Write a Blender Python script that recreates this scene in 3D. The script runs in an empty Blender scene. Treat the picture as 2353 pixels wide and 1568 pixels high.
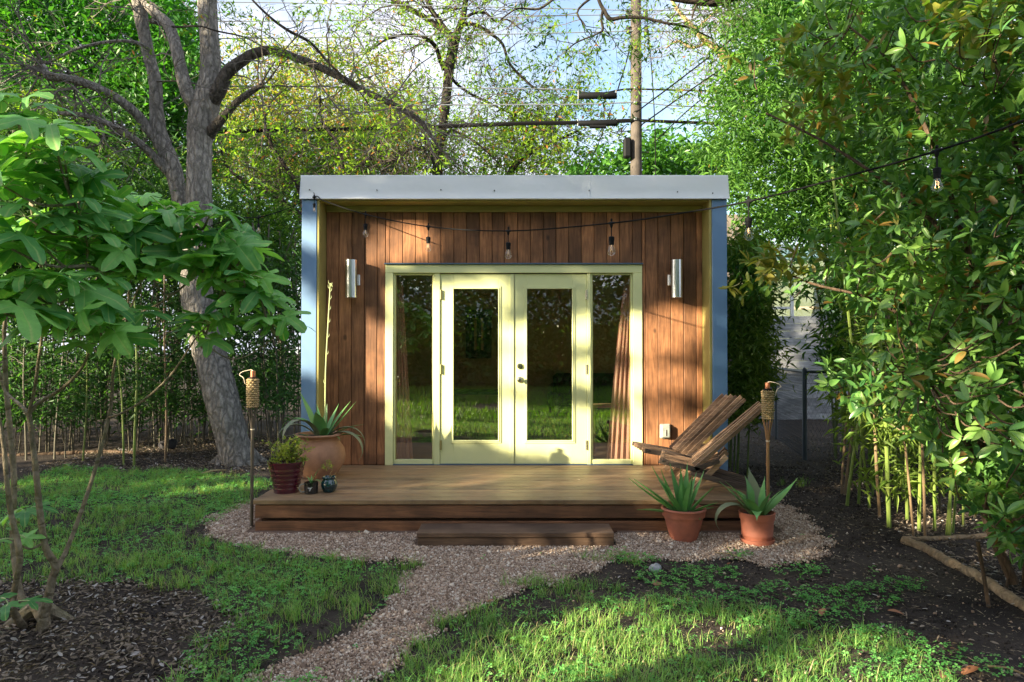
import bpy, math, random
import numpy as np
from mathutils import Vector, Matrix, noise as mnoise
random.seed(7)
RNG = np.random.default_rng(7)
scene = bpy.context.scene
COL = scene.collection
R = math.radians

# ------------------------------------------------------------------ camera
CAM_Y, CAM_Z, FPX, CX, CY = -7.23, 1.46, 1569.0, 1176.5, 784.0
PITCH = math.atan(23 / FPX)
cam_data = bpy.data.cameras.new('camera')
cam_data.lens = 24.0; cam_data.sensor_width = 36.0
cam_data.clip_start = 0.05; cam_data.clip_end = 900
cam = bpy.data.objects.new('camera', cam_data)
cam.location = (0, CAM_Y, CAM_Z); cam.rotation_euler = (R(90) + PITCH, 0, 0)
COL.objects.link(cam); scene.camera = cam

# ------------------------------------------------------------------ light
SUN = np.array([1.64, 1.0, -0.54]); SUN = SUN / np.linalg.norm(SUN)     # the way the light travels
ELEV = math.asin(-SUN[2])
sun_data = bpy.data.lights.new('sun', 'SUN')
sun_data.energy = 5.0; sun_data.angle = R(0.5); sun_data.color = (1.0, 0.86, 0.60)
sun = bpy.data.objects.new('sun', sun_data)
sun.rotation_euler = Vector(SUN).to_track_quat('-Z', 'Y').to_euler(); sun.location = (-20, -15, 12)
COL.objects.link(sun)
world = bpy.data.worlds.new('World'); scene.world = world; world.use_nodes = True
nt = world.node_tree; nt.nodes.clear()
def wn(t, **k):
    n = nt.nodes.new(t)
    for a, b in k.items(): setattr(n, a, b)
    return n
out = wn('ShaderNodeOutputWorld'); bg = wn('ShaderNodeBackground')
sky = wn('ShaderNodeTexSky', sky_type='NISHITA'); sky.sun_disc = False
sky.sun_elevation = ELEV; sky.sun_rotation = math.atan2(-SUN[0], -SUN[1]) % (2 * math.pi)
sky.air_density = 1.0; sky.dust_density = 0.6
tc = wn('ShaderNodeTexCoord'); mp = wn('ShaderNodeMapping'); mp.inputs['Scale'].default_value = (1.0, 1.0, 2.2)
no = wn('ShaderNodeTexNoise'); no.inputs['Scale'].default_value = 3.1; no.inputs['Detail'].default_value = 7; no.inputs['Roughness'].default_value = 0.55
cr = wn('ShaderNodeValToRGB'); cr.color_ramp.elements[0].position = 0.34; cr.color_ramp.elements[1].position = 0.56
mx = wn('ShaderNodeMixRGB'); mx.inputs[2].default_value = (3.7, 3.85, 4.4, 1)
br = wn('ShaderNodeMixRGB', blend_type='MULTIPLY'); br.inputs[0].default_value = 1; br.inputs[2].default_value = (1.22, 1.22, 1.22, 1)
bg.inputs['Strength'].default_value = 0.070
L = nt.links.new
L(tc.outputs['Generated'], mp.inputs['Vector']); L(mp.outputs[0], no.inputs['Vector']); L(no.outputs['Fac'], cr.inputs[0])
L(sky.outputs[0], br.inputs[1]); L(br.outputs[0], mx.inputs[1]); L(cr.outputs[0], mx.inputs[0]); L(mx.outputs[0], bg.inputs['Color']); L(bg.outputs[0], out.inputs['Surface'])
scene.view_settings.view_transform = 'Standard'; scene.view_settings.look = 'None'
scene.view_settings.exposure = 2.27; scene.view_settings.gamma = 1.0; scene.view_settings.use_curve_mapping = False
scene.cycles.use_denoising = True
scene.cycles.max_bounces = 8; scene.cycles.transparent_max_bounces = 12
scene.cycles.transmission_bounces = 6; scene.cycles.diffuse_bounces = 4; scene.cycles.glossy_bounces = 4

# ------------------------------------------------------------------ pixel <-> place
cp, sp_ = math.cos(PITCH), math.sin(PITCH)
def P(px, py, Y):
    """Point at depth plane Y that the photograph shows at (px, py)."""
    x = (px - CX) / FPX; y = (CY - py) / FPX
    d = (x, cp - y * sp_, sp_ + y * cp); k = (Y - CAM_Y) / d[1]
    return np.array([d[0] * k, Y, CAM_Z + d[2] * k])
def PD(px, py, dist): return P(px, py, CAM_Y + dist)
def to_px(p):
    p = np.asarray(p, float); x = p[..., 0]; y = p[..., 1] - CAM_Y; z = p[..., 2] - CAM_Z
    f = y * cp + z * sp_; u = -y * sp_ + z * cp
    f = np.where(f < 0.05, 0.05, f)
    return CX + FPX * x / f, CY - FPX * u / f
def sm(a, b, x):
    t = np.clip((x - a) / (b - a), 0, 1); return t * t * (3 - 2 * t)
def vnoise(x, y, s=1.0, o=0.0):
    """cheap smooth value noise on numpy arrays, 0..1"""
    x = np.asarray(x) * s + 31.7 + o; y = np.asarray(y) * s + 17.3 + o * 1.7
    xi = np.floor(x); yi = np.floor(y); fx = x - xi; fy = y - yi
    fx = fx * fx * (3 - 2 * fx); fy = fy * fy * (3 - 2 * fy)
    h = lambda a, b: np.modf(np.abs(np.sin(a * 127.1 + b * 311.7) * 43758.5453))[0]
    return (h(xi, yi) * (1 - fx) + h(xi + 1, yi) * fx) * (1 - fy) + (h(xi, yi + 1) * (1 - fx) + h(xi + 1, yi + 1) * fx) * fy
def gh(x, y):
    """height of the ground"""
    x = np.asarray(x, float); y = np.asarray(y, float)
    base = -0.045 * (1 - sm(-2.15, -1.55, y))
    bump = (vnoise(x, y, 0.9) - .5) * 0.05 + (vnoise(x, y, 3.1, 5) - .5) * 0.018
    flat = sm(0.0, 0.8, np.maximum(np.abs(x) - 2.3, np.maximum(-2.1 - y, 0)))
    return base + bump * flat
def G(px, py):
    z = 0.0
    for _ in range(4):
        x = (px - CX) / FPX; y = (CY - py) / FPX
        d = (x, cp - y * sp_, sp_ + y * cp); k = (z - CAM_Z) / d[2]
        X, Y = d[0] * k, CAM_Y + d[1] * k; z = float(gh(X, Y))
    return np.array([X, Y, z])
def inpoly(x, y, poly):
    x = np.asarray(x, float); y = np.asarray(y, float); r = np.zeros(x.shape, bool); n = len(poly)
    for i in range(n):
        x0, y0 = poly[i]; x1, y1 = poly[(i + 1) % n]
        if y0 == y1: continue
        c = ((y0 > y) != (y1 > y)) & (x < (x1 - x0) * (y - y0) / (y1 - y0) + x0); r ^= c
    return r

# ------------------------------------------------------------------ materials
MATS = {}
class NT:
    def __init__(s, name):
        s.m = bpy.data.materials.new(name); s.m.use_nodes = True; s.t = s.m.node_tree; s.t.nodes.clear()
        s.out = s.n('ShaderNodeOutputMaterial'); MATS[name] = s.m
    def n(s, typ, **k):
        n = s.t.nodes.new(typ)
        for a, b in k.items():
            if a.startswith('i_'): n.inputs[a[2:].replace('_', ' ')].default_value = b
            else: setattr(n, a, b)
        return n
    def l(s, a, b): s.t.links.new(a, b)
    def ramp(s, fac, stops):
        r = s.n('ShaderNodeValToRGB'); e = r.color_ramp.elements
        while len(e) < len(stops): e.new(0.5)
        for el, (p, c) in zip(e, stops): el.position = p; el.color = (*c, 1)
        s.l(fac, r.inputs[0]); return r.outputs[0]
    def mix(s, f, a, b, mode='MIX'):
        m = s.n('ShaderNodeMixRGB', blend_type=mode)
        for v, i in ((f, 0), (a, 1), (b, 2)):
            if isinstance(v, (int, float)): m.inputs[i].default_value = v
            elif isinstance(v, tuple): m.inputs[i].default_value = (*v, 1)
            else: s.l(v, m.inputs[i])
        return m.outputs[0]
    def math(s, op, a, b=0.0):
        m = s.n('ShaderNodeMath', operation=op)
        for v, i in ((a, 0), (b, 1)):
            if isinstance(v, (int, float)): m.inputs[i].default_value = v
            else: s.l(v, m.inputs[i])
        return m.outputs[0]
    def coords(s, scale=(1, 1, 1), per_object=False):
        t = s.n('ShaderNodeTexCoord'); m = s.n('ShaderNodeMapping'); m.inputs['Scale'].default_value = scale
        s.l(t.outputs['Object'], m.inputs['Vector'])
        if per_object:
            o = s.n('ShaderNodeObjectInfo'); c = s.n('ShaderNodeCombineXYZ')
            for i, k in enumerate((37.0, 91.0, 53.0)): s.l(s.math('MULTIPLY', o.outputs['Random'], k), c.inputs[i])
            s.l(c.outputs[0], m.inputs['Location'])
        return m.outputs[0]
    def noise(s, vec, scale, detail=4, rough=.55, dist=0.0):
        n = s.n('ShaderNodeTexNoise'); n.inputs['Scale'].default_value = scale; n.inputs['Detail'].default_value = detail
        n.inputs['Roughness'].default_value = rough; n.inputs['Distortion'].default_value = dist; s.l(vec, n.inputs['Vector']); return n.outputs['Fac']
    def bump(s, h, strength=.3, dist=.01):
        b = s.n('ShaderNodeBump'); b.inputs['Strength'].default_value = strength; b.inputs['Distance'].default_value = dist
        s.l(h, b.inputs['Height']); return b.outputs[0]
    def bsdf(s, color, rough=.6, normal=None, metallic=0.0, spec=.5, coat=0.0):
        p = s.n('ShaderNodeBsdfPrincipled'); p.inputs['Metallic'].default_value = metallic; p.inputs['Specular IOR Level'].default_value = spec
        p.inputs['Coat Weight'].default_value = coat
        if isinstance(color, tuple): p.inputs['Base Color'].default_value = (*color, 1)
        else: s.l(color, p.inputs['Base Color'])
        if isinstance(rough, (int, float)): p.inputs['Roughness'].default_value = rough
        else: s.l(rough, p.inputs['Roughness'])
        if normal is not None: s.l(normal, p.inputs['Normal'])
        return p.outputs[0]
    def done(s, sh): s.l(sh, s.out.inputs['Surface']); return s.m

def wood(name, lo, hi, axis, rough=.65, var=.35, knots=True, grey=None, bumpk=.25):
    t = NT(name); sc = [14, 14, 14]; sc[axis] = 1.1
    v = t.coords(tuple(sc), True); v2 = t.coords((1, 1, 1), True)
    g = t.noise(v, 2.2, 8, .62, 1.2); b = t.noise(v2, 2.3, 4, .6)
    sc2 = [60, 60, 60]; sc2[axis] = 3.0
    f = t.noise(t.coords(tuple(sc2), True), 2.0, 5, .7)
    c = t.ramp(g, [(.30, lo), (.72, hi)])
    c = t.mix(t.math('MULTIPLY', t.ramp(b, [(.38, (0, 0, 0)), (.62, (1, 1, 1))]), .58), c, tuple(x * .30 for x in lo))
    c = t.mix(.5, c, t.ramp(f, [(.3, (.45, .45, .45)), (.7, (1.15, 1.15, 1.15))]), 'MULTIPLY')
    if knots:
        ks = [3.0, 3.0, 3.0]; ks[axis] = 1.7
        vo = t.n('ShaderNodeTexVoronoi', feature='F1'); t.l(t.coords(tuple(ks), True), vo.inputs['Vector']); vo.inputs['Scale'].default_value = 1.5
        k = t.ramp(vo.outputs['Distance'], [(.05, (1, 1, 1)), (.11, (0, 0, 0))])
        c = t.mix(t.math('MULTIPLY', k, .8), c, tuple(x * .22 for x in lo))
    oi = t.n('ShaderNodeObjectInfo')
    hv = t.n('ShaderNodeHueSaturation'); t.l(c, hv.inputs['Color'])
    t.l(t.math('ADD', t.math('MULTIPLY', oi.outputs['Random'], var), 1 - var * .5), hv.inputs['Value'])
    c = hv.outputs[0]
    if grey: c = t.mix(t.ramp(t.noise(v2, 5, 5, .7), [(.35, (0, 0, 0)), (.7, (.8, .8, .8))]), c, grey)
    return t.done(t.bsdf(c, rough, t.bump(t.math('ADD', g, t.math('MULTIPLY', f, .6)), bumpk, .004)))

def leafmat(name, a, b, trans=.35, rough=.45, spec=.4, scale=1.2, extra=None, obj=False, vein=False):
    """a..b: the two ends of the leaf colour; each leaf gets its own mix"""
    t = NT(name); geo = t.n('ShaderNodeNewGeometry'); oi = t.n('ShaderNodeObjectInfo')
    rnd = oi.outputs['Random'] if obj else geo.outputs['Random Per Island']
    nz = t.noise(t.coords(), scale, 2)
    f = t.math('ADD', t.math('MULTIPLY', rnd, .7), t.math('MULTIPLY', t.math('SUBTRACT', nz, .35), 1.0))
    c = t.ramp(f, [(.1, a), (.85, b)])
    if extra:
        r2 = t.math('FRACT', t.math('MULTIPLY', rnd, 17.31)); c = t.mix(t.ramp(r2, [(1 - extra[1] - .02, (0, 0, 0)), (1 - extra[1] + .02, (1, 1, 1))]), c, extra[0])
    if vein:
        at = t.n('ShaderNodeAttribute', attribute_name='vein'); c = t.mix(t.math('MULTIPLY', at.outputs['Fac'], .75), c, (.34, .46, .16))
        fine = t.noise(t.coords((1, 1, 1)), 30, 3); c = t.mix(.25, c, t.ramp(fine, [(.3, (.5, .5, .5)), (.7, (1.2, 1.2, 1.2))]), 'MULTIPLY')
    p = t.bsdf(c, rough, None, 0, spec)
    tr = t.n('ShaderNodeBsdfTranslucent'); t.l(t.mix(1.0, c, (1.5, 1.6, .55), 'MULTIPLY'), tr.inputs['Color'])
    m = t.n('ShaderNodeMixShader'); m.inputs[0].default_value = trans; t.l(p, m.inputs[1]); t.l(tr.outputs[0], m.inputs[2])
    return t.done(m.outputs[0])

def bark(name, lo, hi, sx=9, sz=2.2, cracks=.8, moss=None):
    t = NT(name); v = t.coords((sx, sx, sz))
    d = t.noise(v, 1.2, 4); w = t.n('ShaderNodeMixRGB'); w.inputs[0].default_value = .55; t.l(v, w.inputs[1])
    n3 = t.n('ShaderNodeTexNoise'); n3.inputs['Scale'].default_value = .9; t.l(v, n3.inputs['Vector']); t.l(n3.outputs['Color'], w.inputs[2])
    vo = t.n('ShaderNodeTexVoronoi', feature='DISTANCE_TO_EDGE'); vo.inputs['Scale'].default_value = 1.6; t.l(w.outputs[0], vo.inputs['Vector'])
    e = t.ramp(vo.outputs['Distance'], [(.0, (0, 0, 0)), (.26, (1, 1, 1))])
    c = t.ramp(t.noise(t.coords((14, 14, 7)), 3, 6, .7), [(.3, lo), (.7, hi)])
    big = t.noise(t.coords(), 1.3, 3); c = t.mix(.6, c, t.ramp(big, [(.3, (.6, .6, .6)), (.7, (1.25, 1.25, 1.25))]), 'MULTIPLY')
    if moss: c = t.mix(t.ramp(t.noise(t.coords(), 4, 4), [(.5, (0, 0, 0)), (.7, (.5, .5, .5))]), c, moss)
    c = t.mix(t.math('MULTIPLY', t.math('SUBTRACT', 1.0, e), cracks), c, tuple(x * .2 for x in lo))
    h = t.math('ADD', e, t.math('MULTIPLY', t.noise(t.coords((20, 20, 9)), 3, 5, .7), .8))
    return t.done(t.bsdf(c, .9, t.bump(h, .9, .02), 0, .2))

def plain(name, c, rough=.5, metallic=0.0, spec=.5, dirt=.15, dscale=6, bumpk=0.0, coat=0.0, dirtcol=None, bscale=60):
    t = NT(name); n = t.noise(t.coords(), dscale, 6, .6)
    col = t.mix(t.math('MULTIPLY', t.ramp(n, [(.35, (0, 0, 0)), (.75, (1, 1, 1))]), dirt), c, dirtcol or tuple(x * .35 for x in c))
    nm = t.bump(t.noise(t.coords(), bscale, 4), bumpk, .004) if bumpk else None
    return t.done(t.bsdf(col, rough, nm, metallic, spec, coat))

M = {}
M['cedar'] = wood('cedar', (.175, .068, .026), (.52, .23, .098), 2, .7, .7)
M['cedar_edge'] = plain('cedar_dark', (.03, .014, .009), .9)
M['deck'] = wood('deck_wood', (.15, .08, .04), (.42, .25, .13), 0, .5, .75, True, (.25, .18, .105), .5)
M['riser'] = wood('riser_wood', (.11, .048, .024), (.30, .135, .065), 0, .7, .55)
M['step'] = wood('step_wood', (.10, .052, .030), (.20, .125, .078), 0, .75, .1)
M['chair'] = wood('chair_wood', (.26, .145, .085), (.62, .40, .25), 0, .75, .9, False)
M['chair_dark'] = wood('chair_wood_weathered', (.07, .045, .035), (.17, .12, .09), 0, .8, .5, False)
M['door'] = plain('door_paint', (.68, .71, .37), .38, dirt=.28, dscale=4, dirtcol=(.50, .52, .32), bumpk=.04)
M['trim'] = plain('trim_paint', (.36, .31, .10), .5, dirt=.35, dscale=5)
M['blue'] = plain('blue_panel', (.100, .215, .41), .56, dirt=.25, dscale=2.5, spec=1.0, coat=.5)
M['flash'] = plain('blue_flashing', (.09, .16, .27), .35, .3)
t = NT('fascia_metal'); n = t.noise(t.coords((1, 1, 1.4)), 2.1, 3); n2 = t.noise(t.coords(), 9, 5)
c = t.mix(t.ramp(n2, [(.6, (0, 0, 0)), (.85, (.12, .12, .12))]), (.80, .83, .88), (.55, .58, .62))
M['fascia'] = t.done(t.bsdf(c, .34, t.bump(n, .2, .05), .0, .5))
M['alu'] = plain('brushed_aluminium', (.72, .74, .76), .28, 1.0, dirt=.1)
M['nickel'] = plain('satin_nickel', (.62, .58, .50), .22, 1.0, dirt=.1)
M['screw'] = plain('dark_screw', (.06, .06, .06), .5, .6)
M['black'] = plain('black_rubber', (.004, .004, .005), .8, spec=.15)
M['dark_plastic'] = plain('dark_plastic', (.005, .0055, .007), .7, spec=.2)
M['cable_grey'] = plain('grey_wire', (.20, .22, .25), .4, .3)
M['terra'] = plain('terracotta', (.40, .125, .075), .75, dirt=.8, dscale=9, dirtcol=(.20, .075, .05), bumpk=.25)
M['clay'] = plain('weathered_clay', (.42, .22, .13), .8, dirt=.85, dscale=6, dirtcol=(.19, .095, .06), bumpk=.35, bscale=25)
M['burgundy'] = plain('burgundy_glaze', (.075, .010, .022), .22, dirt=.2, coat=.6)
M['teal'] = plain('teal_glaze', (.004, .055, .07), .08, dirt=.75, dscale=14, dirtcol=(.002, .004, .004), coat=1.0)
M['mug'] = plain('black_glaze', (.012, .012, .013), .15, coat=.5)
M['white_paint'] = plain('white_paint', (.75, .76, .76), .5)
M['chalk'] = plain('white_lettering', (.8, .8, .8), .6, dirt=0)
M['soil_pot'] = plain('potting_soil', (.05, .035, .025), .95, bumpk=.8, bscale=40)
M['box'] = plain('outlet_cover', (.27, .29, .27), .45, dirt=.5, dscale=22)
M['copper'] = plain('copper_can', (.52, .20, .12), .4, .6, dirt=.4)
M['rattan'] = plain('woven_cane', (.42, .30, .15), .7, dirt=.6, dscale=25)
M['cane_pole'] = plain('cane_pole', (.33, .17, .075), .5, dirt=.45, dscale=12)
M['cane_old'] = plain('cane_pole_old', (.12, .095, .07), .7, dirt=.5, dscale=12)
M['wick'] = plain('wick_cord', (.72, .62, .48), .8)
M['pole'] = wood('pole_wood', (.065, .053, .046), (.155, .128, .108), 2, .9, .1, True)
M['fence_grey'] = wood('grey_boards', (.36, .37, .39), (.66, .68, .72), 0, .85, .3)
M['fence_old'] = wood('old_pickets', (.12, .10, .08), (.26, .22, .19), 2, .9, .4)
M['galv'] = plain('galvanised', (.10, .12, .14), .45, .5)
M['inner'] = plain('interior_wall', (.56, .43, .27), .8)
M['inner_floor'] = wood('interior_floor', (.10, .07, .05), (.2, .14, .1), 1, .5, .2, False)
M['ceil'] = plain('interior_ceiling', (.34, .27, .19), .8)
M['sofa'] = plain('dark_fabric', (.02, .02, .024), .9)
M['frame_dark'] = plain('dark_frame', (.05, .035, .03), .5)
t = NT('curtain_cloth'); c = t.ramp(t.noise(t.coords((1, 1, .4)), 3, 3), [(.3, (.80, .44, .36)), (.7, (.86, .54, .46))])
tr = t.n('ShaderNodeBsdfTranslucent'); t.l(c, tr.inputs['Color']); mm = t.n('ShaderNodeMixShader'); mm.inputs[0].default_value = .35
t.l(t.bsdf(c, .85), mm.inputs[1]); t.l(tr.outputs[0], mm.inputs[2]); M['curtain'] = t.done(mm.outputs[0])
def glassmat(name, ior, tint):
    t = NT(name); lw_ = t.n('ShaderNodeLayerWeight'); lw_.inputs['Blend'].default_value = .5; frs = t.math('ADD', ior, t.math('MULTIPLY', t.math('POWER', lw_.outputs['Facing'], 4.0), .8))
    tb = t.n('ShaderNodeBsdfTransparent'); tb.inputs['Color'].default_value = (*tint, 1)
    gl = t.n('ShaderNodeBsdfGlossy'); gl.inputs['Roughness'].default_value = 0.012; gl.inputs['Color'].default_value = (.96, .98, 1, 1)
    m = t.n('ShaderNodeMixShader'); t.l(frs, m.inputs[0]); t.l(tb.outputs[0], m.inputs[1]); t.l(gl.outputs[0], m.inputs[2]); return t.done(m.outputs[0])
M['glass'] = glassmat('window_glass', .16, (.90, .91, .87))
M['bulb'] = glassmat('bulb_glass', .06, (.96, .96, .94))
t = NT('filament'); M['filament'] = t.done(t.bsdf((.7, .45, .25), .3, None, .5))

M['bark_limb'] = bark('backlit_limb_bark', (.05, .044, .038), (.15, .13, .115), 18, 8, .5)  # backlit darkness put into the bark colour of two limbs
M['bark_grey'] = bark('grey_plated_bark', (.16, .145, .13), (.42, .385, .35), 20, 7.5, .5)
M['bark_dark'] = bark('dark_bark', (.022, .018, .016), (.075, .062, .05), 6, 2, .6)
M['bark_tan'] = bark('tan_bark', (.26, .18, .09), (.52, .40, .22), 5, 2, .3)
M['bark_fig'] = bark('fig_bark', (.17, .135, .095), (.38, .32, .235), 9, 12, .22, (.12, .14, .06))
M['bark_small'] = bark('brown_twig_bark', (.07, .045, .03), (.16, .11, .075), 9, 3, .3)
M['twig'] = plain('twig', (.045, .035, .028), .9)
M['twig_grey'] = plain('grey_twig', (.12, .105, .09), .9)
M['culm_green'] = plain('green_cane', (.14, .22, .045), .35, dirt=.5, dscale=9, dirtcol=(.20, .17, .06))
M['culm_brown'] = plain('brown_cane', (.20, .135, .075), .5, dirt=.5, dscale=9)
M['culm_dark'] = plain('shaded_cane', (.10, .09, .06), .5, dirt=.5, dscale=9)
M['l_fig'] = leafmat('fig_leaf', (.060, .220, .060), (.240, .520, .130), .36, .50, .35, 1.5, None, True, True)
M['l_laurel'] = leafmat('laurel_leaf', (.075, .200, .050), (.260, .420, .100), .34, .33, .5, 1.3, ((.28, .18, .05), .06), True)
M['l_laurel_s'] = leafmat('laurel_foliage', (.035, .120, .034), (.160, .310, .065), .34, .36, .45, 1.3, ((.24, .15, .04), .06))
M['l_laurel_red'] = leafmat('laurel_young_foliage', (.09, .18, .03), (.26, .23, .05), .42, .4, .4, 1.3)
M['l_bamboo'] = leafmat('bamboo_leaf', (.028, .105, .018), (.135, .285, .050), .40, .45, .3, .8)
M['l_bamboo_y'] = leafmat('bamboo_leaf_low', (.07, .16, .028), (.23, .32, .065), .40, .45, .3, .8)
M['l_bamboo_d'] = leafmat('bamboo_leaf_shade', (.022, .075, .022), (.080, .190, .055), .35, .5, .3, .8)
M['l_pecan'] = leafmat('spring_leaf', (.070, .18, .016), (.24, .36, .04), .50, .5, .25, .7, ((.34, .13, .03), .05))
M['l_green'] = leafmat('dense_leaf', (.014, .080, .014), (.075, .240, .030), .40, .45, .3, .6)
M['l_yellow'] = leafmat('sunny_leaf', (.08, .16, .02), (.34, .35, .06), .45, .5, .25, .5, ((.42, .20, .07), .12))
M['l_feather'] = leafmat('feather_leaf', (.016, .062, .013), (.095, .200, .028), .45, .5, .25, .6)
M['l_bush'] = leafmat('bush_leaf', (.025, .105, .018), (.095, .250, .035), .35, .35, .45, .8)
M['l_tree_behind'] = leafmat('garden_tree_leaf', (.03, .09, .02), (.09, .17, .04), .30, .5, .3, .8)
M['grass'] = leafmat('grass_blade', (.080, .220, .050), (.270, .450, .115), .38, .5, .25, 1.1, ((.38, .34, .17), .10))
M['grass_far'] = leafmat('lawn_blade', (.075, .20, .02), (.20, .36, .04), .35, .5, .25, .6)
M['clover'] = leafmat('clover_leaf', (.065, .270, .060), (.210, .500, .130), .35, .55, .25, 1.5)
M['litter'] = leafmat('dry_leaf', (.06, .045, .036), (.30, .24, .19), .10, .8, .2, 2.5, ((.40, .37, .36), .14))
M['chips'] = leafmat('pale_chip', (.12, .085, .055), (.42, .34, .24), .05, .8, .2, 2.5)
M['dead_leaf'] = leafmat('brown_dead_leaf', (.22, .09, .04), (.36, .17, .10), .15, .7, .3, 2.5, None, True)
M['aloe'] = plain('aloe_leaf', (.085, .26, .055), .35, dirt=.4, dscale=14, dirtcol=(.20, .32, .16))
M['agave'] = plain('agave_leaf', (.10, .28, .08), .4, dirt=.5, dscale=12, dirtcol=(.24, .36, .11))
M['agave_old'] = plain('agave_leaf_worn', (.13, .17, .10), .6, dirt=.6, dscale=9, dirtcol=(.22, .20, .12))
M['stalk'] = plain('flower_stalk', (.46, .52, .24), .5, dirt=.3)
M['shrub_leaf'] = leafmat('shrub_leaf', (.07, .16, .02), (.30, .34, .05), .35, .45, .35, 6)
t = NT('gravel_stone'); geo = t.n('ShaderNodeNewGeometry')
c = t.ramp(geo.outputs['Random Per Island'], [(.0, (.17, .115, .085)), (.35, (.35, .25, .185)), (.7, (.49, .37, .28)), (.97, (.66, .58, .50))])
M['stone'] = t.done(t.bsdf(t.mix(.4, c, t.ramp(t.noise(t.coords(), 60, 3), [(.3, (.6, .6, .6)), (.7, (1.2, 1.2, 1.2))]), 'MULTIPLY'), .9, None, 0, .2))
def soil(name, a, b, specks):
    t = NT(name); v = t.coords(); c = t.ramp(t.noise(v, 1.4, 6, .6), [(.35, a), (.7, b)])
    c = t.mix(.6, c, t.ramp(t.noise(v, 38, 5, .75), [(.3, (.35, .35, .35)), (.7, (1.5, 1.5, 1.5))]), 'MULTIPLY')
    vo = t.n('ShaderNodeTexVoronoi'); vo.inputs['Scale'].default_value = 85; t.l(v, vo.inputs['Vector'])
    c = t.mix(t.math('MULTIPLY', t.ramp(vo.outputs['Distance'], [(.14, (1, 1, 1)), (.22, (0, 0, 0))]), .5), c, specks)
    h = t.math('ADD', t.noise(v, 20, 6, .7), t.math('MULTIPLY', t.noise(v, 90, 4, .7), .5))
    return t.done(t.bsdf(c, .95, t.bump(h, .8, .02), 0, .15))
M['soil'] = soil('dark_soil', (.028, .023, .022), (.075, .060, .050), (.17, .14, .11))
M['gravel_bed'] = soil('gravel_bed', (.11, .075, .055), (.20, .135, .105), (.3, .22, .17))
M['log'] = bark('edging_log_bark', (.24, .17, .10), (.46, .34, .22), 12, 12, .3)
M['rock'] = plain('dark_rock', (.03, .027, .032), .8, bumpk=.8, bscale=12)
M['roof_far'] = plain('pale_roof', (.5, .52, .55), .6)
M['siding_far'] = plain('tan_siding', (.4, .34, .26), .8)
M['greenglass'] = glassmat('greenhouse_glass', .06, (.62, .74, .68))

# ------------------------------------------------------------------ mesh helpers
def new_obj(name, me, parent=None, mat=None):
    if mat is not None: me.materials.append(mat)
    o = bpy.data.objects.new(name, me); COL.objects.link(o)
    if parent is not None: attach(o, parent)
    return o
def attach(o, parent):
    o.parent = parent; p = parent; loc = Vector((0, 0, 0))
    o.matrix_parent_inverse = Matrix.Translation(-world_loc(parent))
def world_loc(o):
    if o.parent is not None: return Vector(o.get('_wl', (0, 0, 0))) if '_wl' in o else Vector((0, 0, 0))
    return o.location.copy()
def thing(name, label, cat, loc=(0, 0, 0), group=None):
    o = bpy.data.objects.new(name, None); COL.objects.link(o); o.location = loc; o.empty_display_size = .1
    o['label'] = label; o['category'] = cat
    if group: o['group'] = group
    return o
def tag(o, label, cat, group=None):
    o['label'] = label; o['category'] = cat
    if group: o['group'] = group
    return o
def struct(o): o['kind'] = 'structure'; return o
def stuff(o): o['kind'] = 'stuff'; return o
def bulk(name, V, F, mat, parent=None, smooth=False, attr=None):
    """one mesh from arrays; F (n, k) faces all with k corners"""
    V = np.ascontiguousarray(V, np.float32).reshape(-1, 3); F = np.ascontiguousarray(F, np.int32); k = F.shape[1]
    me = bpy.data.meshes.new(name); me.vertices.add(len(V)); me.vertices.foreach_set('co', V.ravel())
    me.loops.add(F.size); me.loops.foreach_set('vertex_index', F.ravel()); me.polygons.add(len(F))
    me.polygons.foreach_set('loop_start', np.arange(0, F.size, k, dtype=np.int32))
    if smooth: me.polygons.foreach_set('use_smooth', np.ones(len(F), bool))
    if attr is not None:
        a = me.attributes.new('vein', 'FLOAT', 'POINT'); a.data.foreach_set('value', np.ascontiguousarray(attr, np.float32))
    me.update(calc_edges=True); me.validate()
    return new_obj(name, me, parent, mat)
def instance(tv, tf, Mx, T):
    """copies of a template (k,3)/(m,j) placed by matrices (n,3,3) and offsets (n,3)"""
    n = len(T); V = np.einsum('nij,kj->nki', Mx, tv) + T[:, None, :]
    F = tf[None] + (np.arange(n) * len(tv))[:, None, None]
    return V.reshape(-1, 3), F.reshape(-1, tf.shape[1])
def frames(d, up=None, roll=None):
    """matrices whose columns are (side, along d, normal); side/normal random about d unless up is given"""
    d = d / np.maximum(np.linalg.norm(d, axis=1, keepdims=True), 1e-9); n = len(d)
    ref = RNG.normal(size=(n, 3)) if up is None else np.broadcast_to(np.asarray(up, float), (n, 3)) + RNG.normal(size=(n, 3)) * (roll or 0.0)
    s = np.cross(d, ref); s /= np.maximum(np.linalg.norm(s, axis=1, keepdims=True), 1e-9)
    nn = np.cross(s, d); return np.stack([s, d, nn], axis=2)
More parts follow.
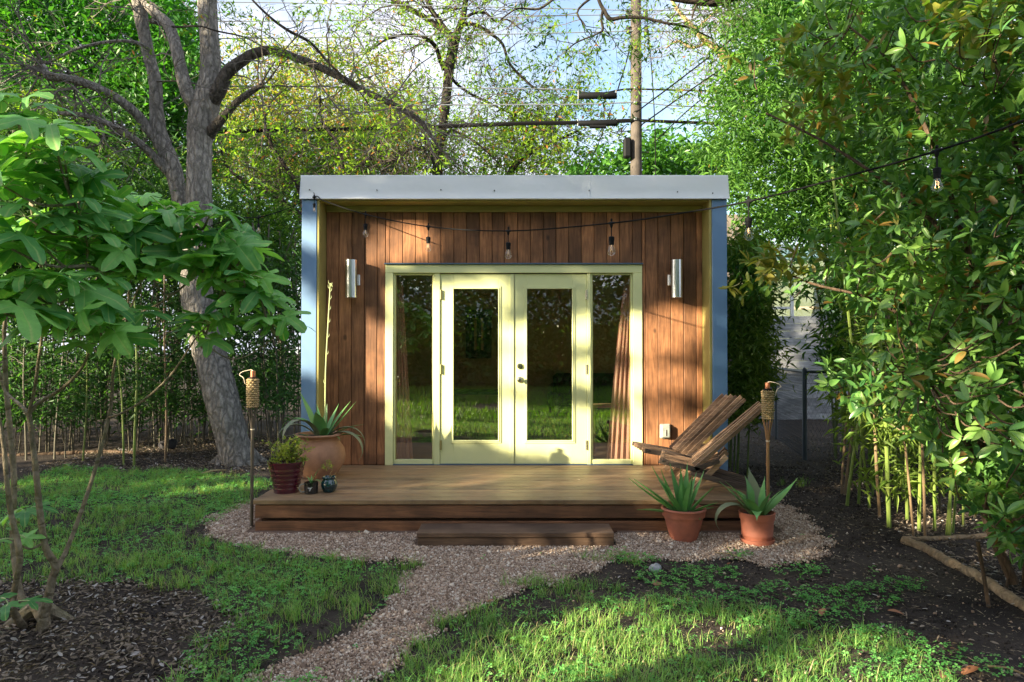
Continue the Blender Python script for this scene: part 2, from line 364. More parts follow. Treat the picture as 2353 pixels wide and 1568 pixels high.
class MB:
    def __init__(s): s.V = []; s.F = []; s.n = 0
    def add(s, V, F):
        V = np.asarray(V, float).reshape(-1, 3); s.V.append(V); s.F += [tuple(int(i) + s.n for i in f) for f in F]; s.n += len(V); return s
    def box(s, x0, x1, y0, y1, z0, z1, bev=0.0):
        x0, x1 = sorted((x0, x1)); y0, y1 = sorted((y0, y1)); z0, z1 = sorted((z0, z1))
        if bev <= 0:
            V = [(x, y, z) for z in (z0, z1) for y in (y0, y1) for x in (x0, x1)]
            return s.add(V, [(0, 2, 3, 1), (4, 5, 7, 6), (0, 1, 5, 4), (2, 6, 7, 3), (0, 4, 6, 2), (1, 3, 7, 5)])
        b = min(bev, (x1 - x0) * .45, (y1 - y0) * .45, (z1 - z0) * .45); V = []; idx = {}
        for i, x in enumerate((x0, x1)):
            for j, y in enumerate((y0, y1)):
                for k, z in enumerate((z0, z1)):
                    sx, sy, sz = (b if i == 0 else -b), (b if j == 0 else -b), (b if k == 0 else -b)
                    for a, v in enumerate(((x, y + sy, z + sz), (x + sx, y, z + sz), (x + sx, y + sy, z))): idx[(i, j, k, a)] = len(V); V.append(v)
        F = []
        for i in (0, 1):
            q = [idx[(i, j, k, 0)] for j, k in ((0, 0), (0, 1), (1, 1), (1, 0))]; F.append(q if i == 0 else q[::-1])
            q = [idx[(j, i, k, 1)] for j, k in ((0, 0), (1, 0), (1, 1), (0, 1))]; F.append(q if i == 0 else q[::-1])
            q = [idx[(j, k, i, 2)] for j, k in ((0, 0), (0, 1), (1, 1), (1, 0))]; F.append(q if i == 0 else q[::-1])
        for i in (0, 1):
            for j in (0, 1):
                for (A, B, f) in (((i, j, 0), (i, j, 1), (0, 1)), ((i, 0, j), (i, 1, j), (0, 2)), ((0, i, j), (1, i, j), (1, 2))):
                    F.append([idx[(*A, f[0])], idx[(*B, f[0])], idx[(*B, f[1])], idx[(*A, f[1])]])
        for i in (0, 1):
            for j in (0, 1):
                for k in (0, 1): F.append([idx[(i, j, k, a)] for a in range(3)])
        return s.add(V, F)
    def bar(s, a, b, w, h, up=(0, 1, 0)):
        """straight stick from a to b, w wide across `up`'s side, h along up"""
        a = np.asarray(a, float); b = np.asarray(b, float); d = b - a; d /= np.linalg.norm(d)
        u = np.asarray(up, float); u = u - d * u.dot(d); u /= np.linalg.norm(u); sd = np.cross(d, u)
        V = [p + sd * w / 2 * i + u * h / 2 * j for p in (a, b) for i, j in ((-1, -1), (1, -1), (1, 1), (-1, 1))]
        return s.add(V, [(3, 2, 1, 0), (4, 5, 6, 7), (0, 1, 5, 4), (1, 2, 6, 5), (2, 3, 7, 6), (3, 0, 4, 7)])
    def tube(s, pts, rad, n=8, cap=True, jit=0.0):
        pts = np.asarray(pts, float); m = len(pts); rad = np.broadcast_to(np.asarray(rad, float), (m,))
        t = np.gradient(pts, axis=0); t /= np.maximum(np.linalg.norm(t, axis=1, keepdims=True), 1e-9)
        u = np.cross(t[0], (0, 0, 1) if abs(t[0][2]) < .9 else (1, 0, 0)); u /= np.linalg.norm(u); U = []
        for k in range(m):
            u = u - t[k] * u.dot(t[k]); u = u / max(np.linalg.norm(u), 1e-9); U.append(u)
        U = np.array(U); W = np.cross(t, U); a = np.linspace(0, 2 * math.pi, n, endpoint=False)
        rr = np.ones((m, n)) if not jit else 1 + jit * (RNG.random((m, n)) - .5)
        V = pts[:, None] + (rad[:, None] * rr)[:, :, None] * (np.cos(a)[None, :, None] * U[:, None] + np.sin(a)[None, :, None] * W[:, None])
        F = []
        for k in range(m - 1):
            for i in range(n): j = (i + 1) % n; F.append((k * n + i, k * n + j, (k + 1) * n + j, (k + 1) * n + i))
        if cap: F.append(tuple(range(n))[::-1]); F.append(tuple((m - 1) * n + i for i in range(n)))
        return s.add(V.reshape(-1, 3), F)
    def lathe(s, prof, n=28, c=(0, 0, 0), rib=0.0):
        m = len(prof); a = np.linspace(0, 2 * math.pi, n, endpoint=False); V = []
        for r, z in prof: V += [(c[0] + r * math.cos(t), c[1] + r * math.sin(t), c[2] + z) for t in a]
        F = [(k * n + i, k * n + (i + 1) % n, (k + 1) * n + (i + 1) % n, (k + 1) * n + i) for k in range(m - 1) for i in range(n)]
        F.append(tuple(range(n))[::-1]); F.append(tuple((m - 1) * n + i for i in range(n)))
        return s.add(V, F)
    def build(s, name, mat, parent=None, smooth=False):
        me = bpy.data.meshes.new(name); me.from_pydata(np.concatenate(s.V).tolist(), [], s.F)
        if smooth: me.polygons.foreach_set('use_smooth', np.ones(len(me.polygons), bool))
        me.update()
        if smooth:
            try: me.set_sharp_from_angle(angle=R(40))
            except Exception: pass
        return new_obj(name, me, parent, mat)
def catmull(pts, k=5):
    p = np.asarray(pts, float); p = np.vstack([2 * p[0] - p[1], p, 2 * p[-1] - p[-2]]); o = []
    for i in range(1, len(p) - 2):
        for t in np.linspace(0, 1, k, endpoint=False):
            o.append(.5 * ((2 * p[i]) + (-p[i - 1] + p[i + 1]) * t + (2 * p[i - 1] - 5 * p[i] + 4 * p[i + 1] - p[i + 2]) * t ** 2 + (-p[i - 1] + 3 * p[i] - 3 * p[i + 1] + p[i + 2]) * t ** 3))
    o.append(p[-2]); return np.array(o)
def limb(mb, spec, n=12, jit=.10, k=4):
    """spec: (px, py, width_px, Y) traced from the photograph; becomes a real round limb at its depth"""
    A = []
    for px, py, w, Y in spec: A.append([*P(px, py, Y), w * (Y - CAM_Y) / FPX / 2])
    A = catmull(A, k); mb.tube(A[:, :3], np.maximum(A[:, 3], .002), n, True, jit); return A
def grow(mb, start, d, length, r, level, tips, wob=.35, kids=4, droop=0.0, sides=3, seg=5, spread=.9, shrink=.62, segs=None):
    """a wandering twig with children; tips collects (point, direction)"""
    d = np.asarray(d, float); d = d / np.linalg.norm(d); pts = [np.asarray(start, float)]; dirs = [d]
    for i in range(seg):
        d = d + RNG.normal(size=3) * wob * .5; d[2] -= droop * .25; d /= np.linalg.norm(d)
        pts.append(pts[-1] + d * length / seg); dirs.append(d)
    mb.tube(pts, np.linspace(r, r * .45, seg + 1), sides, False)
    if segs is not None: segs.append((np.array(pts), level))
    if level <= 0: tips.append((pts[-1], dirs[-1])); tips.append((pts[-2], dirs[-2])); return
    for i in range(kids):
        f = RNG.uniform(.3, 1.0); q = f * seg; a = int(min(q, seg - 1)); p0 = pts[a] + (pts[a + 1] - pts[a]) * (q - a)
        nd = dirs[a] + RNG.normal(size=3) * spread; nd /= np.linalg.norm(nd)
        grow(mb, p0, nd, length * shrink * RNG.uniform(.7, 1.2), r * .55, level - 1, tips, wob, kids, droop, sides, max(3, seg - 1), spread, shrink, segs)
LEAF2 = (np.array([(0, 0, 0), (.5, .45, .06), (0, 1, 0), (-.5, .45, .06)]), np.array([(0, 1, 2), (0, 2, 3)]))       # folded lozenge
LANCE = (np.array([(0, 0, 0), (.5, .35, .1), (.0, 1, -.25), (-.5, .35, .1)]), np.array([(0, 1, 2), (0, 2, 3)]))
def leaves(name, pos, dirs, length, width, mat, parent, up=(0, 0, 1), roll=.8, tpl=LEAF2, lvar=.35):
    n = len(pos); Mx = frames(np.asarray(dirs, float), up, roll); s = 1 + (RNG.random(n) - .5) * 2 * lvar
    Mx = Mx * np.stack([width * s, length * s, length * s], axis=1)[:, None, :]
    V, F = instance(tpl[0], tpl[1], Mx, np.asarray(pos, float)); o = bulk(name, V, F, mat, parent); return stuff(o)
def rdir(n, flat=0.5, down=0.0):
    d = RNG.normal(size=(n, 3)); d[:, 2] = d[:, 2] * flat - down; return d / np.linalg.norm(d, axis=1, keepdims=True)
def clumps_px(poly, Y0, Y1, nclump, per, size, flat=.6, dens=None):
    """leaf positions: clumps scattered through a slab of space; poly is the outline its crown shows in the photograph"""
    xs = [p[0] for p in poly]; ys = [p[1] for p in poly]; C = []
    while len(C) < nclump:
        n = nclump * 3; x = RNG.uniform(min(xs), max(xs), n); y = RNG.uniform(min(ys), max(ys), n); k = inpoly(x, y, poly)
        if dens is not None: k &= RNG.random(n) < dens(x, y)
        C += [P(a, b, RNG.uniform(Y0, Y1)) for a, b in zip(x[k], y[k])]
    C = np.array(C[:nclump]); sz = size * RNG.uniform(.5, 1.3, nclump)
    off = RNG.normal(size=(nclump, per, 3)) * np.array([1, 1, flat]) * .5
    return (C[:, None] + off * sz[:, None, None]).reshape(-1, 3), C
# ================================================================== GROUND
ax = np.concatenate([np.linspace(-300, -30, 12), np.linspace(-26, -9, 14), np.arange(-8.5, 8.51, .11), np.linspace(9, 26, 14), np.linspace(30, 300, 12)])
ay = np.concatenate([np.linspace(-300, -30, 12), np.linspace(-26, -7, 16), np.arange(-6.8, 9, .11), np.linspace(9.5, 26, 14), np.linspace(30, 300, 12)])
gx, gy = np.meshgrid(ax, ay); gz = gh(gx, gy) * np.where((np.abs(gx) < 30) & (np.abs(gy) < 30), 1, 0)
near = (np.abs(gx) < 8.4) & (gy > -6.7) & (gy < 8.9)
gz = gz + near * (RNG.random(gx.shape) - .5) * .012 * sm(2.2, 2.7, np.maximum(np.abs(gx), np.maximum(-gy * 1.3, gy)))
nx = len(ax); ii = (np.arange(len(ay) - 1)[:, None] * nx + np.arange(nx - 1)[None]).ravel()
struct(bulk('ground', np.stack([gx, gy, gz], -1).reshape(-1, 3), np.stack([ii, ii + 1, ii + nx + 1, ii + nx], 1), M['soil'], smooth=True))

GRAVEL = [(462, 1216), (500, 1190), (545, 1168), (600, 1150), (1780, 1150), (1850, 1195), (1900, 1245), (1880, 1285), (1780, 1300), (1640, 1285), (1500, 1283), (1390, 1290), (1330, 1325), (1230, 1345),
          (1130, 1378), (1040, 1425), (950, 1485), (850, 1560), (760, 1620), (500, 1620), (560, 1570), (640, 1530), (760, 1480), (850, 1430), (905, 1375), (930, 1335), (972, 1302), (880, 1288), (760, 1285), (640, 1268), (520, 1245)]
GRASS_R = [(760, 1640), (850, 1560), (960, 1480), (1060, 1420), (1150, 1372), (1260, 1338), (1400, 1352), (1560, 1385), (1700, 1395), (1900, 1440), (2060, 1475), (2180, 1568), (2200, 1640)]
GRASS_L = [(-500, 1085), (150, 1078), (480, 1090), (610, 1105), (585, 1165), (520, 1190), (462, 1216), (500, 1250), (640, 1270), (800, 1292), (975, 1300), (920, 1350), (850, 1430), (700, 1500), (600, 1548), (520, 1640), (330, 1640), (430, 1510), (520, 1440), (500, 1380), (350, 1345), (-500, 1340)]
LITTER_L = [(-600, 1335), (350, 1335), (500, 1375), (560, 1430), (500, 1500), (400, 1600), (380, 1640), (-600, 1640)]
SOIL_R = [(1700, 1100), (1860, 1080), (1960, 1150), (2080, 1240), (2260, 1350), (2500, 1450), (2700, 1640), (2180, 1640), (2060, 1475), (1900, 1440), (1700, 1395), (1560, 1385), (1400, 1352), (1330, 1325), (1500, 1285), (1780, 1300), (1890, 1285), (1900, 1245), (1800, 1165)]
CLOVER = [(1430, 1292, 80, 13), (1560, 1335, 100, 25), (1700, 1372, 150, 26), (1500, 1395, 150, 24), (1640, 1330, 70, 22), (1835, 1318, 55, 13), (1960, 1385, 90, 28), (2040, 1352, 75, 22), (1830, 1430, 130, 22), (2010, 1372, 60, 40),
          (2030, 1480, 90, 30), (2090, 1525, 110, 40), (2200, 1510, 50, 22), (1690, 1288, 40, 14), (1900, 1380, 60, 15), (2100, 1555, 120, 30), (1350, 1560, 150, 20), (2300, 1545, 50, 20),
          (130, 1100, 170, 24), (400, 1110, 140, 24), (600, 1330, 90, 30), (800, 1320, 120, 24), (560, 1370, 90, 26), (660, 1360, 100, 30), (680, 1590, 90, 30), (2010, 1318, 20, 10), (330, 1160, 240, 34), (520, 1120, 110, 20)]
def in_blobs(x, y, bl, s=1.0):
    r = np.zeros(np.shape(x), bool)
    for a, b, rx, ry in bl: r |= ((x - a) / (rx * s)) ** 2 + ((y - b) / (ry * s)) ** 2 < 1
    return r
def ground_pts(n, x0=-7, x1=7, y0=-4.6, y1=3.0, pw=1.0):
    """random ground points, denser near the camera when pw > 1"""
    y = y0 + (y1 - y0) * RNG.random(n) ** pw; x = RNG.uniform(x0, x1, n)
    return x, y, gh(x, y)
def clear_of_shed(x, y, m=.02): return ~((np.abs(x - .02) < 2.14 + m) & (y > -1.72 - m) & (y < 3.3)) & ~((x > -.75) & (x < .80) & (y > -2.01) & (y < -1.6))
def wob(px, py, X, Y, a=22):
    """ragged borders"""
    s = np.clip(FPX / (Y - CAM_Y) / 300, .5, 2)
    return px + (vnoise(X, Y, 7) - .5) * 2 * a * s, py + (vnoise(X, Y, 8, 9) - .5) * a * .8 * s

# bed under the gravel: cells of the near ground grid inside the outline
cx_, cy_ = np.meshgrid(np.arange(-2.9, 3.0, .05), np.arange(-4.7, -.2, .05))
pxx, pyy = to_px(np.stack([cx_ + .025, cy_ + .025, gh(cx_, cy_)], -1)); pxx, pyy = wob(pxx, pyy, cx_, cy_, 12)
kk = inpoly(pxx, pyy, GRAVEL) & clear_of_shed(cx_, cy_, -.1)
qx = cx_[kk][:, None] + np.array([0, .05, .05, 0]); qy = cy_[kk][:, None] + np.array([0, 0, .05, .05])
struct(bulk('gravel_path', np.stack([qx, qy, gh(qx, qy) + .011], -1), np.arange(kk.sum() * 4).reshape(-1, 4), M['gravel_bed']))
cube = np.array([(x, y, z) for z in (-.5, .5) for y in (-.5, .5) for x in (-.5, .5)], float)
cubef = np.array([(0, 2, 3, 1), (4, 5, 7, 6), (0, 1, 5, 4), (2, 6, 7, 3), (0, 4, 6, 2), (1, 3, 7, 5)])
def rand_rot(n):
    q = RNG.normal(size=(n, 4)); q /= np.linalg.norm(q, axis=1, keepdims=True); a, b, c, d = q.T
    return np.stack([np.stack([1 - 2 * (c * c + d * d), 2 * (b * c - a * d), 2 * (b * d + a * c)], -1), np.stack([2 * (b * c + a * d), 1 - 2 * (b * b + d * d), 2 * (c * d - a * b)], -1), np.stack([2 * (b * d - a * c), 2 * (c * d + a * b), 1 - 2 * (b * b + c * c)], -1)], 1)
X, Y, Z = ground_pts(430000, -2.9, 3.0, -4.6, -.5); px, py = to_px(np.stack([X, Y, Z], -1)); wx, wy = wob(px, py, X, Y, 22); wx = wx + RNG.normal(size=len(wx)) * 9; wy = wy + RNG.normal(size=len(wx)) * 4.5
k = clear_of_shed(X, Y) & (inpoly(wx, wy, GRAVEL) | (inpoly(px, py, SOIL_R) & (RNG.random(len(X)) < .003)) | (inpoly(px, py, GRASS_R) & (RNG.random(len(X)) < .003)))
X, Y, Z = X[k], Y[k], Z[k]; n = len(X); s = (1 + .8 * (RNG.random(n) < .03)) * RNG.lognormal(math.log(.0088), .34, n)
octa = np.array([(.62, 0, 0), (-.62, 0, 0), (0, .62, 0), (0, -.62, 0), (0, 0, .55), (0, 0, -.55)]); octf = np.array([(0, 2, 4), (2, 1, 4), (1, 3, 4), (3, 0, 4), (2, 0, 5), (1, 2, 5), (3, 1, 5), (0, 3, 5)])
tv = octa[None] + RNG.uniform(-.2, .2, (n, 6, 3)); Mx = rand_rot(n) * (s[:, None] * RNG.uniform(.75, 1.3, (n, 3)))[:, None, :]
V = np.einsum('nij,nkj->nki', Mx, tv) + np.stack([X, Y, Z + .009 + RNG.random(n) * .007], -1)[:, None]
stuff(bulk('gravel', V, (octf[None] + (np.arange(n) * 6)[:, None, None]).reshape(-1, 3), M['stone']))
print('stones', n)

# grass blades
def blades(name, X, Y, Z, h, w, lean, mat):
    n = len(X); az = RNG.uniform(0, 2 * math.pi, n); d = np.stack([np.cos(az), np.sin(az)], -1); sd = np.stack([-d[:, 1], d[:, 0]], -1)
    V = np.zeros((n, 7, 3)); base = np.stack([X, Y], -1)
    for j, (t, wf) in enumerate(((0, 1), (.4, .85), (.75, .55))):
        off = d * (lean * h * t ** 2)[:, None]; zz = Z + h * t * (1 - .25 * lean * t)
        for q, sg in enumerate((-1, 1)): V[:, j * 2 + q, :2] = base + off + sd * (sg * w * wf / 2)[:, None]; V[:, j * 2 + q, 2] = zz
    V[:, 6, :2] = base + d * (lean * h)[:, None]; V[:, 6, 2] = Z + h * (1 - .35 * lean)
    tf = np.array([(0, 1, 3), (0, 3, 2), (2, 3, 5), (2, 5, 4), (4, 5, 6)])
    return stuff(bulk(name, V, (tf[None] + (np.arange(n) * 7)[:, None, None]).reshape(-1, 3), mat))
def tufts(nt, per, area, spread, dens):
    tx, ty, _ = ground_pts(nt, *area, pw=1.25); px, py = to_px(np.stack([tx, ty, gh(tx, ty)], -1)); wx, wy = wob(px, py, tx, ty, 26)
    k = dens(wx, wy, tx, ty); tx, ty = tx[k], ty[k]; n = len(tx); hh = RNG.uniform(.6, 1.35, n)
    X = (tx[:, None] + RNG.normal(size=(n, per)) * spread).ravel(); Y = (ty[:, None] + RNG.normal(size=(n, per)) * spread).ravel()
    return X, Y, np.repeat(hh, per)
def gd(wx, wy, x, y):
    patch = vnoise(x, y, 2.2, 3); r = RNG.random(len(x))
    d = np.where(inpoly(wx, wy, GRASS_R), np.clip((patch - .22) * 2.6 + (wy - 1400) / 230, .10, 1), 0)
    d = np.where(inpoly(wx, wy, GRASS_L), np.clip((patch - .18) * 2.4, .15, .95), d)
    d = np.where(in_blobs(wx, wy, [(1400, 1292, 60, 12), (1270, 1350, 110, 20), (640, 1300, 60, 16), (930, 1312, 50, 14), (880, 1345, 70, 25), (750, 1400, 110, 30), (560, 1270, 60, 16), (1850, 1115, 50, 8)]), .9, d)
    d = np.where(in_blobs(wx, wy, [(1420, 1375, 60, 12), (560, 1385, 50, 13), (1560, 1300, 70, 14), (1480, 1345, 55, 9), (1640, 1455, 60, 9)]), .04, d)
    return (r < d) & clear_of_shed(x, y)
X, Y, hh = tufts(15000, 13, (-5.5, 3.4, -4.7, 1.8), .022, gd); Z = gh(X, Y); n = len(X)
k = clear_of_shed(X, Y); X, Y, Z, hh = X[k], Y[k], Z[k], hh[k]; n = len(X)
blades('grass', X, Y, Z - .004, RNG.uniform(.038, .105, n) * hh, RNG.uniform(.0022, .0045, n), RNG.uniform(.25, 1.3, n), M['grass'])
print('blades', n)
m_ = 26000; X = RNG.uniform(-6, 6, m_); Y = RNG.uniform(-7.7, -4.75, m_); k = vnoise(X, Y, 1.7, 4) > .22; X, Y = X[k], Y[k]; n = len(X)
blades('grass', X, Y, gh(X, Y), RNG.uniform(.06, .11, n), RNG.uniform(.006, .010, n), RNG.uniform(.2, 1.0, n), M['grass'])
# clover and small broad-leaved weeds
X, Y, Z = ground_pts(150000, -5.5, 3.6, -4.7, 1.8, 1.15); px, py = to_px(np.stack([X, Y, Z], -1)); wx, wy = wob(px, py, X, Y, 20)
pat = vnoise(X, Y, 9, 2); r = RNG.random(len(X))
k = (in_blobs(wx, wy, CLOVER) & (r < .62) & (pat > .25)) | (inpoly(wx, wy, GRASS_L) & (r < .34) & (vnoise(X, Y, 3, 4) > .38)) | (inpoly(wx, wy, GRASS_R) & (r < .10)) | (inpoly(wx, wy, GRAVEL) & (r < .0022))
k &= clear_of_shed(X, Y); X, Y, Z, pat = X[k], Y[k], Z[k], pat[k]; n = len(X)
lf = []; ff = []
for a in (0, 2.09, 4.19):
    c_, s_ = math.cos(a), math.sin(a); o = len(lf)
    for u, v, w in ((0.05, 0, 0), (.62, .42, .10), (1.0, 0, -.05), (.62, -.42, .10)): lf.append((u * c_ - v * s_, u * s_ + v * c_, w))
    ff += [(o, o + 1, o + 2), (o, o + 2, o + 3)]
Mx = frames(np.stack([RNG.normal(size=n) * .9, RNG.normal(size=n) * .9, np.full(n, .0)], -1) + 1e-3, (0, 0, 1), .35)
s = RNG.uniform(.009, .020, n); V, F = instance(np.array(lf), np.array(ff), Mx * s[:, None, None], np.stack([X, Y, Z + RNG.uniform(.008, .05, n) * (.5 + pat)], -1))
stuff(bulk('clover', V, F, M['clover'])); print('clover', n)
# dry leaf litter (left bed, soil path, under the bamboo)
DRY = (np.array([(0, 0, 0), (.28, .3, .16), (.0, .45, .0), (-.28, .3, .16), (.22, .75, .2), (-.22, .75, .2), (0, 1, .1)]), np.array([(0, 1, 2), (0, 2, 3), (1, 4, 2), (2, 5, 3), (2, 4, 6), (2, 6, 5)]))
X, Y, Z = ground_pts(180000, -6, 6, -4.8, 4.5, 1.3); px, py = to_px(np.stack([X, Y, Z], -1)); wx, wy = wob(px, py, X, Y, 24); r = RNG.random(len(X))
k = (inpoly(wx, wy, LITTER_L) & (r < .85)) | ((wy < 1085) & (X < -2.4) & (r < .6)) | (inpoly(px, py, SOIL_R) & (r < .035)) | ((px > 1900) & (X > 2.6) & ~inpoly(px, py, SOIL_R) & (r < .55)) | ((X > 2.3) & (Y > -.8) & (r < .12))
k &= clear_of_shed(X, Y); X, Y, Z = X[k], Y[k], Z[k]; n = len(X)
Mx = frames(np.stack([RNG.normal(size=n), RNG.normal(size=n), RNG.normal(size=n) * .22], -1), (0, 0, 1), .45)
sc = np.stack([RNG.uniform(.010, .028, n), RNG.uniform(.018, .048, n), RNG.uniform(.01, .035, n)], -1)
V, F = instance(DRY[0], DRY[1], Mx * sc[:, None, :], np.stack([X, Y, Z + RNG.uniform(.0, .022, n)], -1)); stuff(bulk('leaf_litter', V, F, M['litter'])); print('litter', n)
# pale chips, straw and twiglets
X, Y, Z = ground_pts(130000, -6, 6, -4.8, 4.0, 1.2); px, py = to_px(np.stack([X, Y, Z], -1)); r = RNG.random(len(X))
k = clear_of_shed(X, Y) & ((inpoly(px, py, SOIL_R) & (r < .42)) | ((X > 2.5) & (r < .30)) | (r < .13)); X, Y, Z = X[k], Y[k], Z[k]; n = len(X)
Mx = frames(np.stack([RNG.normal(size=n), RNG.normal(size=n), RNG.normal(size=n) * .08], -1), (0, 0, 1), .2)
sc = np.stack([RNG.uniform(.0025, .007, n), RNG.lognormal(math.log(.016), .7, n), np.full(n, .01)], -1)
V, F = instance(LEAF2[0], LEAF2[1], Mx * sc[:, None, :], np.stack([X, Y, Z + .010], -1)); stuff(bulk('wood_chips', V, F, M['chips']))

# crumbs and clods of soil
X, Y, Z = ground_pts(60000, -5, 5.5, -4.7, 1.5, 1.4); px, py = to_px(np.stack([X, Y, Z], -1)); k = clear_of_shed(X, Y) & ~inpoly(px, py, GRAVEL) & (vnoise(X, Y, 4, 7) > .3); X, Y, Z = X[k], Y[k], Z[k]; n = len(X)
V = np.einsum('nij,nkj->nki', rand_rot(n) * RNG.lognormal(math.log(.008), .45, n)[:, None, None], octa[None] + RNG.uniform(-.22, .22, (n, 6, 3))) + np.stack([X, Y, Z + .004], -1)[:, None]
stuff(bulk('soil_crumbs', V, (octf[None] + (np.arange(n) * 6)[:, None, None]).reshape(-1, 3), M['soil']))

# ================================================================== SHED
YF = -.28                                             # front plane of the roof box and side fins
shed = thing('garden_studio', 'small flat roofed cedar garden studio with pale yellow double doors', 'shed', (0, 1.2, 0))
def wx_(px): return (px - CX) / 217.0
def wz_(py): return P(CX, py, 0)[2]
XL0, XL1, XR0, XR1 = -2.146, -1.982, 2.030, 2.194
ZT = P(CX, 405, YF - .02)[2]; ZB = P(CX, 457, YF - .02)[2]
ZD = .257
MB().box(XL0, XL1 - .012, YF, 3.0, 0, ZB - .002, .004).build('side_wall', M['blue'], shed)
MB().box(XR0 + .012, XR1, YF, 3.0, 0, ZB - .002, .004).build('side_wall', M['blue'], shed)
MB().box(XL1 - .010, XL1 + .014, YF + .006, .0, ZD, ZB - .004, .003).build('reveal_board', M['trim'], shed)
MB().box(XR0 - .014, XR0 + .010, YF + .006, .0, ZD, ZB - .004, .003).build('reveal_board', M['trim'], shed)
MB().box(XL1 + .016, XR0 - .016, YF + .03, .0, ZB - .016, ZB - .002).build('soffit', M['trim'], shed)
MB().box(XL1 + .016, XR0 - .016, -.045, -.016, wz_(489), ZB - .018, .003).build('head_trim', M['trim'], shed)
MB().box(XL1 + .012, XR0 - .012, 0.004, .05, ZD + .02, ZB - .02).build('backing', M['cedar_edge'], shed) if False else None
MB().box(XL0, XR1, YF + .0, 3.0, ZB + .001, ZT - .01).build('roof', M['white_paint'], shed)
XJ = (1358 - CX) / (FPX / (YF - .02 - CAM_Y))
def fascia(x0, x1, y, flare):
    xs = np.linspace(x0, x1, 26); zs = np.linspace(ZB, ZT, 6); V = []; nn_ = len(xs)
    for j, z in enumerate(zs):
        for x in xs:
            d = .006 * (mnoise.noise(Vector((x * 2.3, z * 3, 3.1)))) + .004 * mnoise.noise(Vector((x * 7, z * 6, 9)))
            V.append((x + (flare * (1 - j / 5) * .012 if x == x0 and flare < 0 else 0) + (flare * (1 - j / 5) * .012 if x == x1 and flare > 0 else 0), y - .004 + d - (.010 if j == 0 else 0), z))
    F = [(j * nn_ + i, j * nn_ + i + 1, (j + 1) * nn_ + i + 1, (j + 1) * nn_ + i) for j in range(5) for i in range(nn_ - 1)]
    b = len(V); V += [(x0, y + .012, ZB), (x1, y + .012, ZB), (x0, y + .012, ZT), (x1, y + .012, ZT)]
    F += [(0, b, b + 1, nn_ - 1), (5 * nn_, 6 * nn_ - 1, b + 3, b + 2), (b, b + 2, b + 3, b + 1), (0, 5 * nn_, b + 2, b), (nn_ - 1, b + 1, b + 3, 6 * nn_ - 1)]
    return MB().add(V, F).build('fascia_panel', M['fascia'], shed, True)
fascia(XL0 - .006, XJ, YF - .014, -1); fascia(XJ - .012, XR1 + .006, YF - .019, 1)
MB().box(XL0 - .01, XR1 + .01, YF - .012, 3.02, ZT + .001, ZT + .012).build('roof_cap', M['fascia'], shed)
for px_, py_ in ((711, 436), (866, 437), (1013, 436), (1136, 438), (1354, 438), (1557, 441), (1638, 444)):
    p = P(px_, py_, YF - .03); MB().tube([p + (0, -.002, 0), p + (0, .012, 0)], .006, 8).build('screw', M['screw'], shed)
# casing, doors and side lights: all measured on the wall plane
CX0, CX1 = wx_(886), wx_(1475); ZH0, ZH1 = wz_(628), wz_(609)
z_head = ZH0
pw = (wx_(1622) - wx_(742)) / 30.0; xk = XL1 + .014
while xk < XR0 - .02:
    x1 = min(xk + pw, XR0 - .014); dy = random.uniform(-.0015, .0015)
    if x1 - xk > .02:
        segs = []
        if x1 <= CX0 + .01 or xk >= CX1 - .01: segs = [(xk, x1, ZD + .004, ZB - .02)]
        elif xk < CX0: segs = [(xk, CX0 - .001, ZD + .004, ZB - .02), (CX0, x1, ZH1 + .016, ZB - .02)]
        elif x1 > CX1: segs = [(xk, CX1, ZH1 + .016, ZB - .02), (CX1 + .001, x1, ZD + .004, ZB - .02)]
        else: segs = [(xk, x1, ZH1 + .016, ZB - .02)]
        for a, b, z0, z1 in segs:
            if b - a > .012: MB().box(a + .0024, b - .0024, -.012 + dy, .012, z0, z1, .004).build('cedar_plank', M['cedar'], shed)
    xk += pw
def back(x0, x1, z0, z1): MB().box(x0, x1, .014, .06, z0, z1).build('wall_backing', M['cedar_edge'], shed)
back(XL1, CX0 + .02, ZD, ZB - .02); back(CX1 - .02, XR0, ZD, ZB - .02); back(CX0 + .021, CX1 - .021, ZH0, ZB - .02)
dfm = M['door']
MB().box(CX0, CX1, -.030, .0, ZH0, ZH1, .003).build('head_casing', dfm, shed)
MB().box(CX0 - .008, CX1 + .008, -.055, .0, ZH1 + .001, ZH1 + .014, .002).build('drip_cap', M['flash'], shed)
for a, b in ((886, 904), (1454, 1475)): MB().box(wx_(a), wx_(b), -.028, .05, ZD, ZH0 - .001, .003).build('side_casing', dfm, shed)
for a, b in ((998.5, 1011), (1349, 1357)): MB().box(wx_(a), wx_(b), -.012, .06, ZD + .001, ZH0 - .001, .003).build('mullion', dfm, shed)
def window(px0, px1):
    x0, x1, z0, z1 = wx_(px0), wx_(px1), ZD + .01, ZH0 - .001; f = .018
    w = MB().box(x0, x0 + f, .004, .05, z0, z1, .002).box(x1 - f, x1, .004, .05, z0, z1, .002).box(x0 + f, x1 - f, .004, .05, z1 - f, z1, .002).box(x0 + f, x1 - f, -.006, .05, z0, z0 + .045, .002)
    fr = w.build('window_frame', dfm, shed)
    b = .007; MB().box(x0 + f, x0 + f + b, .012, .03, z0 + .045, z1 - f).box(x1 - f - b, x1 - f, .012, .03, z0 + .045, z1 - f).build('glazing_bead', M['trim'], fr)
    MB().box(x0 + f, x1 - f, .030, .034, z0 + .045, z1 - f).build('pane', M['glass'], fr)
window(904.5, 998); window(1357.5, 1453.5)
